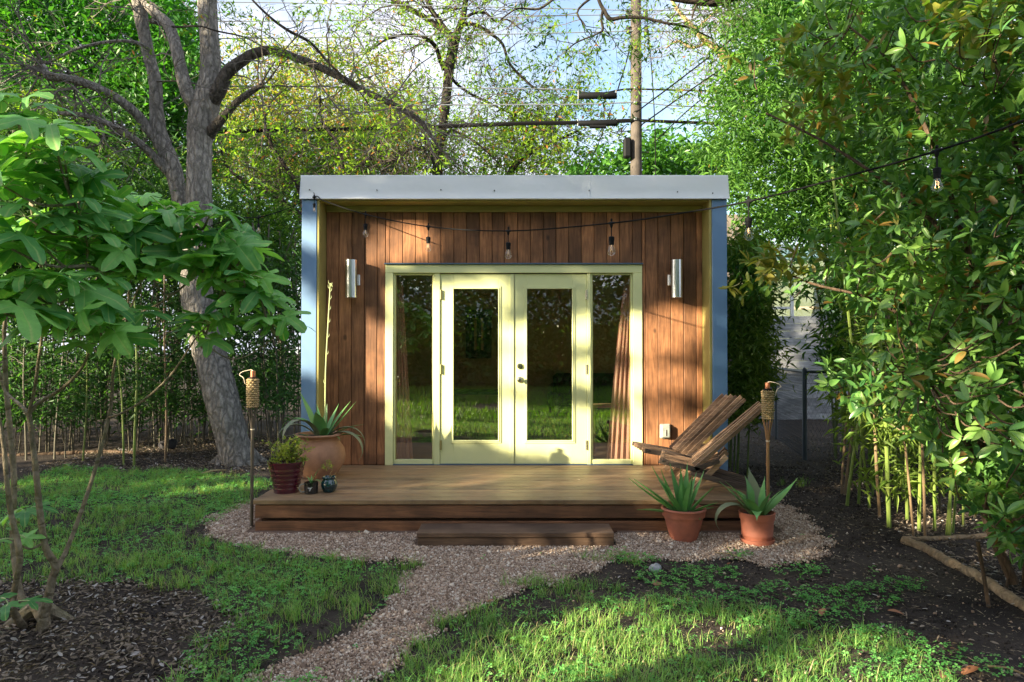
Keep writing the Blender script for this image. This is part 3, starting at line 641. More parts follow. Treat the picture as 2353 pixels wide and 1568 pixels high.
def door(px0, px1, g0, g1, hx, hs):
    x0, x1, z0, z1 = wx_(px0), wx_(px1), ZD + .012, ZH0 - .008; a, b, c, d = wx_(g0), wx_(g1), wz_(1012.5), wz_(664)
    mb = MB().box(x0, a, .002, .046, z0, z1, .002).box(b, x1, .002, .046, z0, z1, .002).box(a, b, .002, .046, z0, c, .002).box(a, b, .002, .046, d, z1, .002)
    dr = mb.build('door', dfm, shed)
    m2 = MB(); o1, o2 = .030, .012
    for (w, y) in ((o1, -.006), (o2, -.013)):
        for q in ((a - w, a, c - w, d + w), (b, b + w, c - w, d + w), (a, b, c - w, c), (a, b, d, d + w)): m2.box(q[0], q[1], y, .0015 if w == o1 else -.007, q[2], q[3], .002)
    m2.build('glazing_bead', dfm, dr)
    MB().box(a, b, .018, .024, c, d).build('pane', M['glass'], dr)
    for py_ in (677.6, 849, 1023): MB().box(wx_(hx) - .010 * hs, wx_(hx) + .012 * hs, -.015, .0005, wz_(py_) - .05, wz_(py_) + .05, .002).tube([(wx_(hx), -.017, wz_(py_) - .05), (wx_(hx), -.017, wz_(py_) + .05)], .006, 8).build('hinge', M['nickel'] if hs < 0 else M['trim'], dr)
    return dr
d1 = door(1011.5, 1179, 1042, 1145, 1013, 1); d2 = door(1182, 1348.5, 1211, 1315, 1348, -1)
MB().box(wx_(1172), wx_(1181), -.010, .001, ZD + .014, ZH0 - .01, .002).build('astragal', dfm, d1)
for py_, r_, nm in ((842, .030, 'deadbolt'), (873, .031, 'knob')):
    c_ = (wx_(1194.5), 0, wz_(py_)); V = []
    mb = MB(); mb.tube([(c_[0], .001, c_[2]), (c_[0], -.012, c_[2])], r_, 20)
    if nm == 'knob': mb.tube([(c_[0], -.012, c_[2]), (c_[0], -.035, c_[2]), (c_[0], -.043, c_[2]), (c_[0], -.060, c_[2]), (c_[0], -.070, c_[2])], [.012, .012, .024, .027, .016], 20)
    else: mb.tube([(c_[0], -.012, c_[2]), (c_[0], -.026, c_[2])], [.020, .017], 20)
    mb.build(nm, M['nickel'], d2, True)
MB().box(CX0 + .02, CX1 - .02, -.02, .06, ZD - .002, ZD + .009).build('threshold', M['flash'], shed)
# room behind the glass
room = MB(); room.box(XL0 + .17, XR1 - .17, 2.9, 2.98, 0, ZB).build('back_wall', M['inner'], shed)
MB().box(XL0 + .17, XR1 - .17, .07, 2.9, .15, ZD - .004).build('room_floor', M['inner_floor'], shed)
MB().box(XL0 + .17, XR1 - .17, .07, 2.9, ZB - .06, ZB - .02).build('ceiling', M['ceil'], shed)
MB().box(XL1 + .0, XL1 + .02, .07, 2.9, ZD, ZB - .06).build('inner_lining', M['inner'], shed); MB().box(XR0 - .02, XR0, .07, 2.9, ZD, ZB - .06).build('inner_lining', M['inner'], shed)
def curtain(px0, px1, label, lean):
    x0, x1 = wx_(px0), wx_(px1); n, m = 34, 14; V = []
    for j in range(m):
        t = j / (m - 1); z = ZD + .03 + (1 - t) * (ZH0 - ZD - .06)
        for i in range(n):
            s_ = i / (n - 1); half = (.30 + .70 * t ** .8) if lean else (.42 + .58 * t)
            xx = (x1 - (x1 - x0) * half * (1 - s_)) if lean else (x0 + (x1 - x0) * half * s_)
            V.append((xx, .15 + .020 * math.sin(i * .9 + t * .8) + .006 * math.sin(i * 2.7 + 3 * t), z))
    F = [(j * n + i, j * n + i + 1, (j + 1) * n + i + 1, (j + 1) * n + i) for j in range(m - 1) for i in range(n - 1)]
    return tag(MB().add(V, F).build('curtain', M['curtain'], None, True), label, 'curtain')
curtain(900, 946, 'faded pink curtain behind the left side window', False); curtain(1398, 1462, 'pink curtain gathered behind the right side window', True)
def frame_box(name, px, py, w, h, label):
    p = P(px, py, 2.86); f = thing(name, label, 'picture', p); x, z = p[0], p[2]
    MB().box(x - w, x + w, 2.84, 2.895, z - h, z - h + .07).box(x - w, x + w, 2.84, 2.895, z + h - .07, z + h).box(x - w, x - w + .07, 2.84, 2.895, z - h + .07, z + h - .07).box(x + w - .07, x + w, 2.84, 2.895, z - h + .07, z + h - .07).build('frame', M['frame_dark'], f)
    MB().box(x - w + .07, x + w - .07, 2.865, 2.89, z - h + .07, z + h - .07).build('panel', M['sofa'], f)
    for q in (-.05, .05): MB().box(x + q - .018, x + q + .018, 2.858, 2.864, z - h + .12, z + h - .12).build('pale_strip', M['inner'], f)
frame_box('wall_picture', 1100, 768, .19, .36, 'dark framed picture on the far wall seen through the left door')  # a dark picture with pale strips, not a mirror
so = thing('sofa', 'dark sofa against the far wall seen through the right door', 'sofa', (1.2, 2.3, ZD))
MB().box(.55, 1.95, 1.9, 2.75, ZD + .08, ZD + .42, .04).build('seat', M['sofa'], so); MB().box(.6, 1.9, 2.6, 2.85, ZD + .43, ZD + .88, .05).build('backrest', M['sofa'], so)
MB().box(.50, .66, 1.9, 2.6, ZD + .43, ZD + .62, .04).build('armrest', M['sofa'], so); MB().box(1.82, 1.98, 1.9, 2.6, ZD + .43, ZD + .62, .04).build('armrest', M['sofa'], so)
ds = thing('desk', 'dark low desk seen through the left door', 'desk', (-.5, 2.2, ZD))
MB().box(-.85, -.15, 1.9, 2.5, ZD + .62, ZD + .66).build('desktop', M['sofa'], ds)
for a in (-.83, -.19):
    for b in (1.93, 2.45): MB().box(a, a + .04, b, b + .04, ZD, ZD + .62).build('leg', M['sofa'], ds)
pf = MB().lathe([(.05, 0), (.26, .02), (.31, .18), (.28, .36), (.15, .43)], 20, (.27, 1.5, ZD)).build('pouf', M['sofa'], None, True); tag(pf, 'round dark pouf on the floor inside the right door', 'pouf')
st = thing('side_table', 'small wooden side table beside the gathered right curtain', 'table', (1.0, .75, ZD))
MB().box(.92, 1.22, .6, .9, ZD + .55, ZD + .58).build('tabletop', M['chair'], st)
for a in (.93, 1.18):
    for b in (.62, .87): MB().box(a, a + .025, b, b + .025, ZD, ZD + .55).build('leg', M['chair'], st)
# sconces and outlet
def sconce(px, side, label):
    p = P(px, 641, -.115); s = thing('wall_light', label, 'wall light', p, 'cylinder wall lights beside the doors'); r = .0605; h = .197
    MB().tube([p + (0, 0, -h), p + (0, 0, h)], r, 36).build('cylinder_shade', M['alu'], s, True)
    xp = p[0] + side * .022; MB().box(xp - .05, xp + .05, -.034, -.0135, p[2] - .062, p[2] + .055, .004).box(xp - .025, xp + .025, -.065, -.034, p[2] - .03, p[2] + .03).build('back_plate', M['alu'], s)
    MB().lathe([(.02, 0), (.055, .001)], 24, p + (0, 0, h + .0015)).build('lens', M['black'], s)
sconce(807, 1, 'brushed metal cylinder wall light left of the doors'); sconce(1555, -1, 'brushed metal cylinder wall light right of the doors')
ob = thing('outlet_box', 'grey weatherproof outlet cover low on the cedar wall', 'outlet', P(1530, 992, -.02))
p = P(1530, 992, -.06); MB().box(p[0] - .056, p[0] + .056, -.045, -.0135, p[2] - .077, p[2] + .077, .012).build('base', M['box'], ob)
MB().box(p[0] - .048, p[0] + .048, -.074, -.046, p[2] - .068, p[2] + .068, .016).build('lid', M['box'], ob); MB().box(p[0] - .006, p[0] + .008, -.079, -.0745, p[2] - .045, p[2] + .02, .003).build('latch', M['alu'], ob)

# ================================================================== DECK AND STEP
deck = thing('deck', 'low wooden deck in front of the cedar studio doors', 'deck', (0, -.9, 0))
DX0, DX1, DYF = -2.095, 2.115, -1.70; yy = DYF; nb = 12; bw = 1.70 / nb
for i in range(nb):
    a = DYF + i * bw; jx = random.uniform(-.004, .004)
    MB().box(DX0 + jx, DX1 + jx, a + .003, a + bw - .003, ZD - .038, ZD + random.uniform(-.0012, .0008), .0035).build('deck_board', M['deck'], deck)
MB().box(DX0 + .014, DX1 - .014, DYF + .012, DYF + .048, .109, ZD - .046, .003).build('riser_board', M['riser'], deck)
MB().box(DX0 + .014, DX1 - .014, DYF + .020, DYF + .056, -.06, .081, .003).build('riser_board', M['riser'], deck)
for x in (DX0 + .014, DX1 - .05): MB().box(x, x + .036, DYF + .05, -.0, .109, ZD - .046, .003).build('skirt_board', M['riser'], deck); MB().box(x, x + .034, DYF + .058, -.0, -.06, .081, .003).build('skirt_board', M['riser'], deck)
MB().box(DX0 + .06, DX1 - .06, DYF + .07, -.02, -.06, ZD - .04).build('frame', M['cedar_edge'], deck)
MB().box(1.1, 2.0, YF - .4, YF - .26, 0, 0.02).build('x', M['riser'], deck) if False else None
stp = thing('deck_step', 'low dark wooden step in front of the deck', 'step', (.03, -1.85, -.04))
MB().box(-.728, .781, -2.0, -1.712, .036, .073, .004).build('tread', M['step'], stp)
MB().box(-.722, .779, -1.99, -1.955, -.09, .031, .003).build('riser_board', M['step'], stp); MB().box(-.722, -.69, -1.954, -1.72, -.09, .031).box(.747, .779, -1.954, -1.72, -.09, .031).build('side_board', M['step'], stp)
# ================================================================== POTS
def leaf_blade(mb, base, az, elev, length, width, droop, thick=.006, n=9, twist=0.0, gutter=.25):
    """thick succulent leaf: base point, heading, starting rise, bend"""
    az = R(az); e = R(elev); p = np.array(base, float); C = [p.copy()]; T = []
    for i in range(n):
        t = i / n; d = np.array([math.cos(az) * math.cos(e), math.sin(az) * math.cos(e), math.sin(e)]); T.append(d); p = p + d * length / n; C.append(p.copy()); e -= R(droop) / n * (0.4 + 1.2 * t)
    T.append(T[-1]); V = []; sd0 = np.array([-math.sin(az), math.cos(az), 0])
    for i, (c, d) in enumerate(zip(C, T)):
        t = i / n; w = width * (math.sin(math.pi * (.22 + .78 * t) ** .9) ** .8 * (1 - t ** 5) + .02) * .5; 
        up = np.cross(d, sd0); th = thick * (1 - .8 * t)
        V += [c - sd0 * w + up * gutter * w, c + up * 0 * w, c + sd0 * w + up * gutter * w, c - up * th]
    F = []
    for i in range(n):
        a = i * 4; b = a + 4; F += [(a, a + 1, b + 1, b), (a + 1, a + 2, b + 2, b + 1), (a + 2, a + 3, b + 3, b + 2), (a + 3, a, b, b + 3)]
    mb.add(V, F)
def pot(name, label, prof, c, mat, soil_r, soil_z, extra=None, group=None, cat='pot'):
    t = thing(name, label, cat, c, group); MB().lathe(prof, 40, c).build('body', mat, t, True)
    MB().lathe([(.001, -.01), (soil_r, -.008), (soil_r * .98, 0), (.001, .008)], 24, (c[0], c[1], c[2] + soil_z)).build('soil', M['soil_pot'], t); return t
p1 = G(1571, 1240); H1 = .262
pot('terracotta_pot', 'wide terracotta pot holding the spiky aloe at the deck edge', [(.09, 0), (.10, .0), (.128, .09), (.150, .175), (.150, .183), (.164, .186), (.170, .232), (.176, .240), (.172, .250), (.158, .250), (.150, .21), (.05, .205)], p1, M['terra'], .150, .222)
p2 = G(1740, 1247)
t2 = pot('terracotta_pot', 'straight banded terracotta pot on a saucer at the deck corner', [(.100, .010), (.106, .012), (.114, .055), (.118, .06), (.119, .072), (.117, .078), (.122, .15), (.123, .182), (.132, .185), (.136, .228), (.138, .236), (.130, .238), (.122, .2), (.04, .2)], p2, M['terra'], .122, .210)
MB().lathe([(.10, 0), (.124, .0), (.130, .036), (.122, .036), (.112, .012), (.05, .010)], 36, p2).build('saucer', M['terra'], t2, True)
al = thing('aloe', 'spiky upright aloe growing in the wide terracotta pot', 'plant', p1 + (0, 0, .22))
b = p1 + np.array([0, 0, .20])
for az, el, ln, dr, w in ((185, 32, .50, -10, .045), (170, 38, .44, 5, .05), (150, 55, .42, -8, .05), (190, 12, .36, 14, .042), (120, 72, .40, 0, .06), (95, 84, .36, 0, .06), (60, 76, .40, -6, .055), (250, 78, .30, 0, .07), (280, 70, .36, 8, .06), (20, 60, .38, -12, .05), (345, 50, .30, 5, .045), (330, 30, .26, 10, .04), (5, 14, .22, 6, .035), (220, 50, .30, -6, .055), (300, 15, .16, 60, .035), (140, 60, .30, 10, .05), (40, 66, .34, 4, .05), (200, 60, .40, -14, .045)):
    mb = MB(); leaf_blade(mb, b + np.array([math.cos(R(az)), math.sin(R(az)), 0]) * .03, az, el, ln, w, dr, .016, 9, gutter=.35); mb.build('leaf', M['aloe'], al, True)
SW = 1.3
ag = thing('agave', 'broad leaved agave with one drooping leaf in the straight terracotta pot', 'plant', p2 + (0, 0, .2))
b = p2 + np.array([0, 0, .19])
for az, el, ln, dr, w, old in ((175, 62, .33, 30, .065, 0), (160, 50, .34, 12, .06, 0), (15, 36, .42, -12, .07, 0), (95, 78, .36, 20, .10, 1), (190, 50, .46, 210, .075, 1), (250, 46, .26, 110, .08, 0), (60, 60, .33, 75, .07, 0), (120, 80, .30, 20, .075, 0), (300, 70, .24, 20, .06, 0), (340, 64, .28, 30, .06, 0), (30, 76, .30, -6, .05, 0), (225, 66, .24, 60, .07, 0), (140, 70, .28, 80, .08, 0)):
    mb = MB(); leaf_blade(mb, b + np.array([math.cos(R(az)), math.sin(R(az)), 0]) * .025, az, el, ln * 1.08, w * SW, dr, .008, 12, gutter=.22); mb.build('leaf', M['agave_old'] if old else M['agave'], ag, True)
# big clay jar
p3 = np.array([*P(737, 1080, -.66)[:2], ZD]); p3[0] = (735 - CX) / (FPX / (-.66 - CAM_Y))
pot('clay_jar', 'big round weathered clay jar standing at the left of the deck', [(.12, 0), (.14, 0), (.185, .05), (.232, .13), (.245, .20), (.232, .27), (.196, .325), (.182, .35), (.186, .37), (.222, .395), (.232, .402), (.228, .412), (.200, .412), (.17, .37), (.05, .36)], p3, M['clay'], .175, .385)
ab = thing('agave', 'big agave with curling leaves growing in the round clay jar', 'plant', p3 + (0, 0, .38)); b = p3 + np.array([.02, 0, .36])
for az, el, ln, dr, w, old in ((150, 62, .54, 10, .08, 0), (175, 66, .56, 190, .085, 0), (205, 55, .52, 170, .075, 1), (268, 78, .34, 60, .13, 0), (238, 62, .66, 200, .085, 1), (20, 48, .46, -6, .07, 0), (35, 56, .44, 8, .07, 0), (5, 30, .40, 30, .055, 0), (0, 45, .56, 185, .06, 1), (350, 18, .42, 45, .05, 0), (80, 75, .34, 0, .055, 0), (60, 60, .38, 5, .055, 0), (330, 30, .24, 90, .06, 0), (345, 32, .62, 190, .075, 1), (120, 70, .36, 20, .06, 0), (185, 20, .40, 70, .05, 1), (300, 50, .26, 60, .08, 0)):
    mb = MB(); leaf_blade(mb, b + np.array([math.cos(R(az)), math.sin(R(az)), 0]) * .03, az, el, ln, w, dr, .007, 13, gutter=.22); mb.build('leaf', M['agave_old'] if old else M['agave'], ab, True)
mb = MB(); sp0 = b + (.02, .05, .1); tip = P(759, 655, -.55)
pts = catmull([sp0, P(748, 860, -.58), P(753, 760, -.56), P(757, 690, -.55), tip, tip + (.012, 0, .006), tip + (.02, 0, -.02)], 5)
mb.tube(pts, np.linspace(.0075, .003, len(pts)), 7); 
for q in (4, 7, 9, 11, 13, 15, 17, 18, 19, 20):
    s_ = 1 if q % 2 else -1; c0 = pts[min(q, len(pts) - 1)]; mb.tube([c0, c0 + (s_ * .018, 0, .022), c0 + (s_ * .020, 0, .045)], [.0035, .003, .001], 5)
mb.build('flower_stalk', M['stalk'], ab, True)
# burgundy pot + shrub
p4 = np.array([(660 - CX) / (FPX / 5.86), -7.23 + 5.86, ZD])
prof = [(.098, 0), (.105, 0)] + [(.106 + .044 * t + .0035 * math.sin(t * 34), .02 + t * .215) for t in np.linspace(0, 1, 22)] + [(.156, .24), (.158, .262), (.148, .264), (.140, .23), (.04, .225)]
pot('glazed_pot', 'tapered burgundy glazed pot with ribbed sides on the deck corner', prof, p4, M['burgundy'], .140, .236)
sh = thing('potted_shrub', 'small bushy yellow green shrub in the burgundy glazed pot', 'plant', p4 + (0, 0, .24)); mb = MB(); tips = []; segs = []
for i in range(17):
    a = RNG.uniform(0, 6.28); grow(mb, p4 + (RNG.normal() * .03, RNG.normal() * .03, .235), (math.cos(a) * RNG.uniform(.3, 1.3), math.sin(a) * .8, RNG.uniform(.35, 1.0)), RNG.uniform(.13, .23), .0035, 1, tips, .3, 4, 0, 3, 4, .6, .5, segs)
mb.build('stems', M['bark_small'], sh)['kind'] = 'stuff'
pos = np.concatenate([np.repeat(s_[0][1:], 4, axis=0) for s_ in segs]); leaves('foliage', pos + RNG.normal(size=pos.shape) * .006, rdir(len(pos), .9), .034, .010, M['shrub_leaf'], sh)
# mug with lettering
p5 = np.array([(716.5 - CX) / (FPX / 5.80), -7.23 + 5.80, ZD]); mug = pot('mug', 'small black mug planter with white handwriting beside the burgundy pot', [(.050, 0), (.056, .002), (.0575, .09), (.0575, .094), (.053, .094), (.051, .07), (.01, .07)], p5, M['mug'], .051, .080, cat='mug')
mb = MB(); mb.tube(catmull([p5 + (-.052, -.015, .078), p5 + (-.085, -.022, .075), p5 + (-.096, -.025, .045), p5 + (-.08, -.022, .015), p5 + (-.05, -.015, .014)], 4), .005, 8); mb.build('handle', M['box'], mug, True)
def on_mug(u, v): a = -math.pi / 2 + u / .0575 + .12; return p5 + (math.cos(a) * .0582, math.sin(a) * .0582, .045 + v)
for stroke in ([(-.018, .006), (-.016, .012), (-.013, .004), (-.010, .003), (-.007, .013)], [(-.006, .012), (-.003, .003), (.001, .004), (.004, .013), (.003, -.005), (-.001, -.016), (-.005, -.014), (-.004, -.006), (.004, .002)], [(.004, .010), (.009, .002), (.010, .013), (.014, .015), (.017, .012)]):
    MB().tube(catmull([on_mug(*q) for q in stroke], 4), .0013, 5).build('lettering', M['chalk'], mug)
mp_ = thing('seedling', 'small strap leaved seedling growing in the black mug', 'plant', p5 + (0, 0, .08))
for az, el, ln, dr, w in ((20, 68, .16, 25, .022), (150, 60, .09, 60, .018), (100, 75, .08, 20, .014), (350, 50, .12, 170, .022), (250, 70, .06, 40, .014), (5, 40, .06, 60, .012)):
    mb = MB(); leaf_blade(mb, p5 + (0, 0, .08), az, el, ln, w, dr, .002, 9); mb.build('leaf', M['agave'], mp_, True)
p6 = np.array([(757.5 - CX) / (FPX / 5.86), -7.23 + 5.86, ZD])
pot('glazed_pot', 'small round dark teal glazed pot on the deck', [(.035, 0), (.045, .0), (.062, .025), (.071, .058), (.066, .088), (.054, .102), (.052, .108), (.060, .118), (.061, .126), (.054, .130), (.048, .115), (.01, .11)], p6, M['teal'], .047, .116)
ts = thing('seedling_tree', 'spindly yellow green seedling in the small teal pot', 'plant', p6 + (0, 0, .11)); mb = MB(); tips = []; segs = []
grow(mb, p6 + (0, 0, .11), (-.05, 0, 1), .10, .004, 0, tips, .2, segs=segs)
for i in range(7): grow(mb, p6 + (-.004, 0, .19), (RNG.normal() * .6, RNG.normal() * .6, .9), .08, .0016, 0, tips, .3, segs=segs)
mb.tube([p6 + (.005, 0, .12), p6 + (.05, -.01, .155), p6 + (.07, -.01, .17)], .0025, 5)
mb.build('stem', M['bark_tan'], ts); pos = np.concatenate([np.repeat(s_[0][2:], 3, axis=0) for s_ in segs[1:]]); leaves('foliage', pos, rdir(len(pos), .8), .02, .008, M['shrub_leaf'], ts)

# ================================================================== TORCHES
def torch(base, top_px, top_py, dist, label, polem, flip, lean=0.0):
    base = np.asarray(base, float); top = PD(top_px, top_py, dist); t = thing('garden_torch', label, 'torch', base, 'bamboo garden torches'); ax_ = top - base; Ln = np.linalg.norm(ax_); ax_ /= Ln
    at = lambda h: base + ax_ * h
    hb1 = Ln - .055; hb0 = hb1 - .235
    mb = MB(); pr = []; 
    for i in range(13):
        h = -0.05 + (hb0 - .15 + .05) * i / 12; pr.append((h, .0125 if i % 3 else .0145))
    mb.tube([at(h) for h, _ in pr], [r for _, r in pr], 10); mb.build('pole', polem, t, True)
    mb = MB()
    for k in range(9):
        a = k * 2 * math.pi / 9; o = np.array([math.cos(a), math.sin(a), 0]); mb.tube([at(hb0 - .17) + o * .010, at(hb0 - .08) + o * .022, at(hb0 + .005) + o * .040], .005, 4)
    mb.build('split_cane', polem, t)
    mb = MB(); rows = 13; npts = 40
    for j in range(rows):
        h = hb0 + (hb1 - hb0) * (j + .5) / rows; ring = []
        thin = j < 3
        for i in range(npts + 1):
            a = i / npts * 2 * math.pi; r = .043 + .0045 * math.cos(a * 9 + (math.pi if j % 2 else 0)) + .001 * math.sin(j * 5 + i); ring.append(at(h + random.uniform(-.0015, .0015)) + np.array([math.cos(a) * r, math.sin(a) * r, 0]))
        mb.tube(ring, .0052 if thin else .0078, 4, False)
    for k in range(18):
        a = k * math.pi / 9; o = np.array([math.cos(a), math.sin(a), 0]); mb.bar(at(hb0) + o * .041, at(hb1 + .005) + o * .041, .007, .004, o)
    mb.build('woven_basket', M['rattan'], t)
    MB().tube([at(hb0 + .02), at(hb1 + .006), at(hb1 + .016), at(hb1 + .018)], [.036, .036, .034, .02], 18).build('oil_can', M['dark_plastic'], t, True)
    MB().tube([at(hb1 + .018), at(hb1 + .066), at(hb1 + .068)], [.0195, .0195, .008], 16).build('snuffer_cap', M['copper'], t, True)
    s_ = flip; MB().tube(catmull([at(hb1 + .068), at(hb1 + .075) + (s_ * .02, 0, 0), at(hb1 + .06) + (s_ * .08, -.01, 0), at(hb1 + .035) + (s_ * .105, -.01, 0), at(hb1 + .01) + (s_ * .07, -.02, 0), at(hb1 - .04) + (s_ * .055, -.02, 0)], 5), .0032, 6).build('cord', M['wick'], t, True)
    MB().tube([at(hb0 - .185), at(hb0 - .175)], .0165, 10).build('binding', M['wick'], t)
torch(G(578, 1213), 581, 856, 5.62, 'weathered grey bamboo torch at the left deck corner', M['cane_old'], -1)
torch(np.array([(1768 - CX) / (FPX / 5.62), -7.23 + 5.62 + .05, -.02]), 1764, 883, 5.62, 'honey brown bamboo torch behind the straight terracotta pot', M['cane_pole'], 1)

# ================================================================== CHAIRS
def chair(d0, width, F_, label, skew=0.0):
    """F_: profile points measured in the photograph at distance d0 (near side); slats are stacked away from the camera"""
    Q = {k: PD(v[0], v[1], d0) for k, v in F_.items()}; y0 = Q['front'][1]; t = thing('slat_chair', label, 'chair', (Q['foot'][0], y0 + width / 2, ZD), 'folding stick chairs on the deck')
    def pt(k, y): q = Q[k].copy(); q[1] = y; q[0] += skew * (y - y0); return q
    n = 11; ys = [y0 + width * i / (n - 1) for i in range(n)]; T, Hh = .030, .042
    for i, y in enumerate(ys):
        fan = (i / (n - 1) - .5)
        if i % 2 == 0:
            m = M['chair_dark'] if i in (0, 10) else M['chair']
            MB().bar(pt('front', y), pt('corner', y) + (.04, 0, -.012), T * .8, Hh, (0, 0, 1)).build('seat_slat', m, t)
            MB().bar(pt('corner', y) + (-.03, 0, -.03), pt('tail', y), T * .8, Hh, (0, 0, 1)).build('rail_slat', M['chair_dark'], t)
            if i in (0, 4, 6, 10): MB().bar(pt('knee', y) + (0, .03 if i < 5 else -.03, 0), pt('foot', y) + (0, .03 if i < 5 else -.03, .0), T * .8, Hh, (0, 0, 1)).build('leg', M['chair'], t)
            MB().bar(pt('corner', y), pt('rise', y), T * .8, Hh * .85, (0, 0, 1)).build('brace_slat', M['chair_dark'] if i == 0 else M['chair'], t)
        yt = y0 + width * .5 + fan * width * .80
        a_ = pt('corner', y) + (-.02 + .015 * (i % 2), 0, -.01 + .02 * (i % 2)); b_ = pt('top', yt); b_[0] -= (.16 if skew < 0 else -.03) * (yt - y0 - width * .3); b_[2] += RNG.uniform(-.008, .008); o_ = (.016 if i % 2 else -.004); a_ = a_ + (-o_ * .7, 0, o_); b_ = b_ + (-o_ * .7, 0, o_)
        MB().bar(a_, b_, T * .52, .030, (0, 0, 1)).build('back_slat', M['chair'], t)
    for k, dz in (('front', 0), ('corner', 0), ('rise', 0)):
        MB().tube([pt(k, y0 - .022) + (.03 if k == 'front' else 0, 0, dz), pt(k, y0 + width + .02) + (.03 if k == 'front' else 0, 0, dz)], .008, 8).build('rod', M['screw'], t)
chair(5.70, .50, dict(front=(1515, 1059), corner=(1596, 1078), rise=(1652, 1060), top=(1756, 938), foot=(1594, 1129), knee=(1672, 1050), tail=(1722, 1126)), 'folding stick chair nearer the camera, behind the terracotta pots', .27)
chair(6.35, .50, dict(front=(1482, 1036), corner=(1576, 1051), rise=(1628, 1032), top=(1712, 917), foot=(1560, 1100), knee=(1640, 1030), tail=(1688, 1098)), 'folding stick chair farther back, next to the outlet cover', -.06)
# ================================================================== STRING LIGHTS
def sl(px, py, d): return PD(px, py, d)
knots = [(300, 560, 8.2), (420, 540, 7.9), (520, 507, 7.5), (560, 500, 7.35), (594, 500, 7.2), (660, 480, 7.05), (723, 452, 6.92), (745, 462, 6.86), (840, 493, 6.65), (984, 521, 6.1), (1168, 531, 5.5), (1405, 513, 4.7), (1560, 491, 4.25), (1720, 463, 3.9), (1920, 412, 3.5), (2153, 347, 3.15), (2353, 277, 2.85), (2700, 130, 2.4)]
sw = thing('string_lights', 'black festoon cable of clear bulbs strung across the studio front', 'string lights', sl(723, 452, 6.92))
cord = catmull([sl(*k) for k in knots], 6); MB().tube(cord, .0052, 7).build('cord', M['black'], sw, True)
MB().tube([sl(723, 452, 6.92) + (0, .0, .0), sl(722, 446, 6.92), sl(720, 440, 6.95)], .004, 6).build('hook', M['screw'], sw)
for px, py, d in ((594, 500, 7.2), (722, 453, 6.92), (840, 493, 6.65), (984, 521, 6.1), (1168, 531, 5.5), (1405, 513, 4.7), (1720, 463, 3.9), (2153, 347, 3.15)):
    p = sl(px, py, d); i = int(np.argmin(np.linalg.norm(cord - p, axis=1))); tg = cord[min(i + 1, len(cord) - 1)] - cord[max(i - 1, 0)]; tg /= np.linalg.norm(tg)
    small = .72 if px < 800 else (.85 if px > 2000 else 1.0)
    q = lambda z: p + (0, 0, -z * small)
    mb = MB(); mb.tube([p - tg * .030 * small, p, p + tg * .030 * small], [.006, .013, .006], 8); mb.tube([q(0), q(.025), q(.035)], [.013, .009, .004], 8); mb.tube([q(-.010), q(-.022), q(-.032)], [.004, .009, .004], 6); mb.tube([q(.03), q(.095)], .0038, 6)
    mb.tube([q(.092), q(.097), q(.120), q(.122), q(.150)], [.012, .0205 * small, .0205 * small, .0185 * small, .0175 * small], 12); so_ = mb.build('lamp_holder', M['dark_plastic'], sw, True)
    bl = MB().tube([q(z) for z in (.150, .156, .170, .188, .204, .216, .222, .225)], [r * small for r in (.013, .015, .021, .028, .029, .022, .012, .002)], 16).build('bulb', M['bulb'], so_, True)
    MB().tube([q(.150), q(.19)], .003, 5).tube([q(.165) + (-.006, 0, 0), q(.205) + (-.008, 0, 0)], .0012, 4).tube([q(.165) + (.006, 0, 0), q(.205) + (.008, 0, 0)], .0012, 4).build('filament', M['filament'], so_)

# ================================================================== POLE AND CABLES
YP = 10.3
po = thing('utility_pole', 'weathered grey wooden utility pole rising behind the studio roof', 'utility pole', (P(1462, 700, YP)[0], YP, 0))
x0 = P(1462, 405, YP); x1 = P(1461, -60, YP); b0 = x0.copy(); b0[2] = 0
MB().tube(catmull([b0, x0, (x0 + x1) / 2, x1], 8), np.linspace(.155, .135, 25), 20).build('pole', M['pole'], po, True)
for px, py in ((1444, 33), (1484, 33), (1444, 71), (1485, 72)):
    p = P(px, py, YP - .05); mb = MB(); mb.tube([p + (0, 0, .12), p + (0, 0, .09), p + (0, 0, .03), p, p + (0, 0, -.07)], [.04, .075, .045, .075, .05], 10); mb.tube([p, P(1462, py, YP - .05)], .018, 6); mb.build('insulator', M['screw'], po)
for py in (201, 236, 273): p = P(1460, py, YP - .16); MB().box(p[0] - .035, p[0] + .035, p[1] - .03, p[1] + .02, p[2] - .04, p[2] + .04, .01).build('bolt_plate', M['cable_grey'], po)
p = P(1444, 341, YP - .1); MB().box(p[0] - .13, p[0] + .06, p[1] - .12, p[1] + .1, p[2] - .26, p[2] + .26, .04).build('junction_box', M['dark_plastic'], po)
for px0, px1, py in ((1474, 1492, 350), (1473, 1492, 412), (1418, 1446, 411), (1414, 1446, 302)): MB().tube([P(px0, py, YP), P(px1, py, YP)], .012, 6).build('step_bolt', M['screw'], po)
for k, (a, b) in enumerate((((1440, 290), (1432, 330)), ((1441, 285), (1425, 310)), ((1478, 283), (1495, 300)))):
    c_ = ((a[0] + b[0]) / 2 - 14, (a[1] + b[1]) / 2 + 6); MB().tube(catmull([P(*a, YP - .1), P(*c_, YP - .12), P(*b, YP - .1)], 6), .012, 6).build('loop_cable', M['black'], po)
def cable(pts, r, mat, label, Y=YP - .1):
    c = catmull([P(a, b, Y) for a, b in pts], 6); o = MB().tube(c, r, 6).build('overhead_cable', mat, None, True); tag(o, label, 'cable', 'overhead cables')
cable([(-200, 300), (300, 304), (700, 299), (1000, 291), (1200, 284), (1330, 282), (1460, 277)], .052, M['black'], 'thickest black overhead cable left of the utility pole')
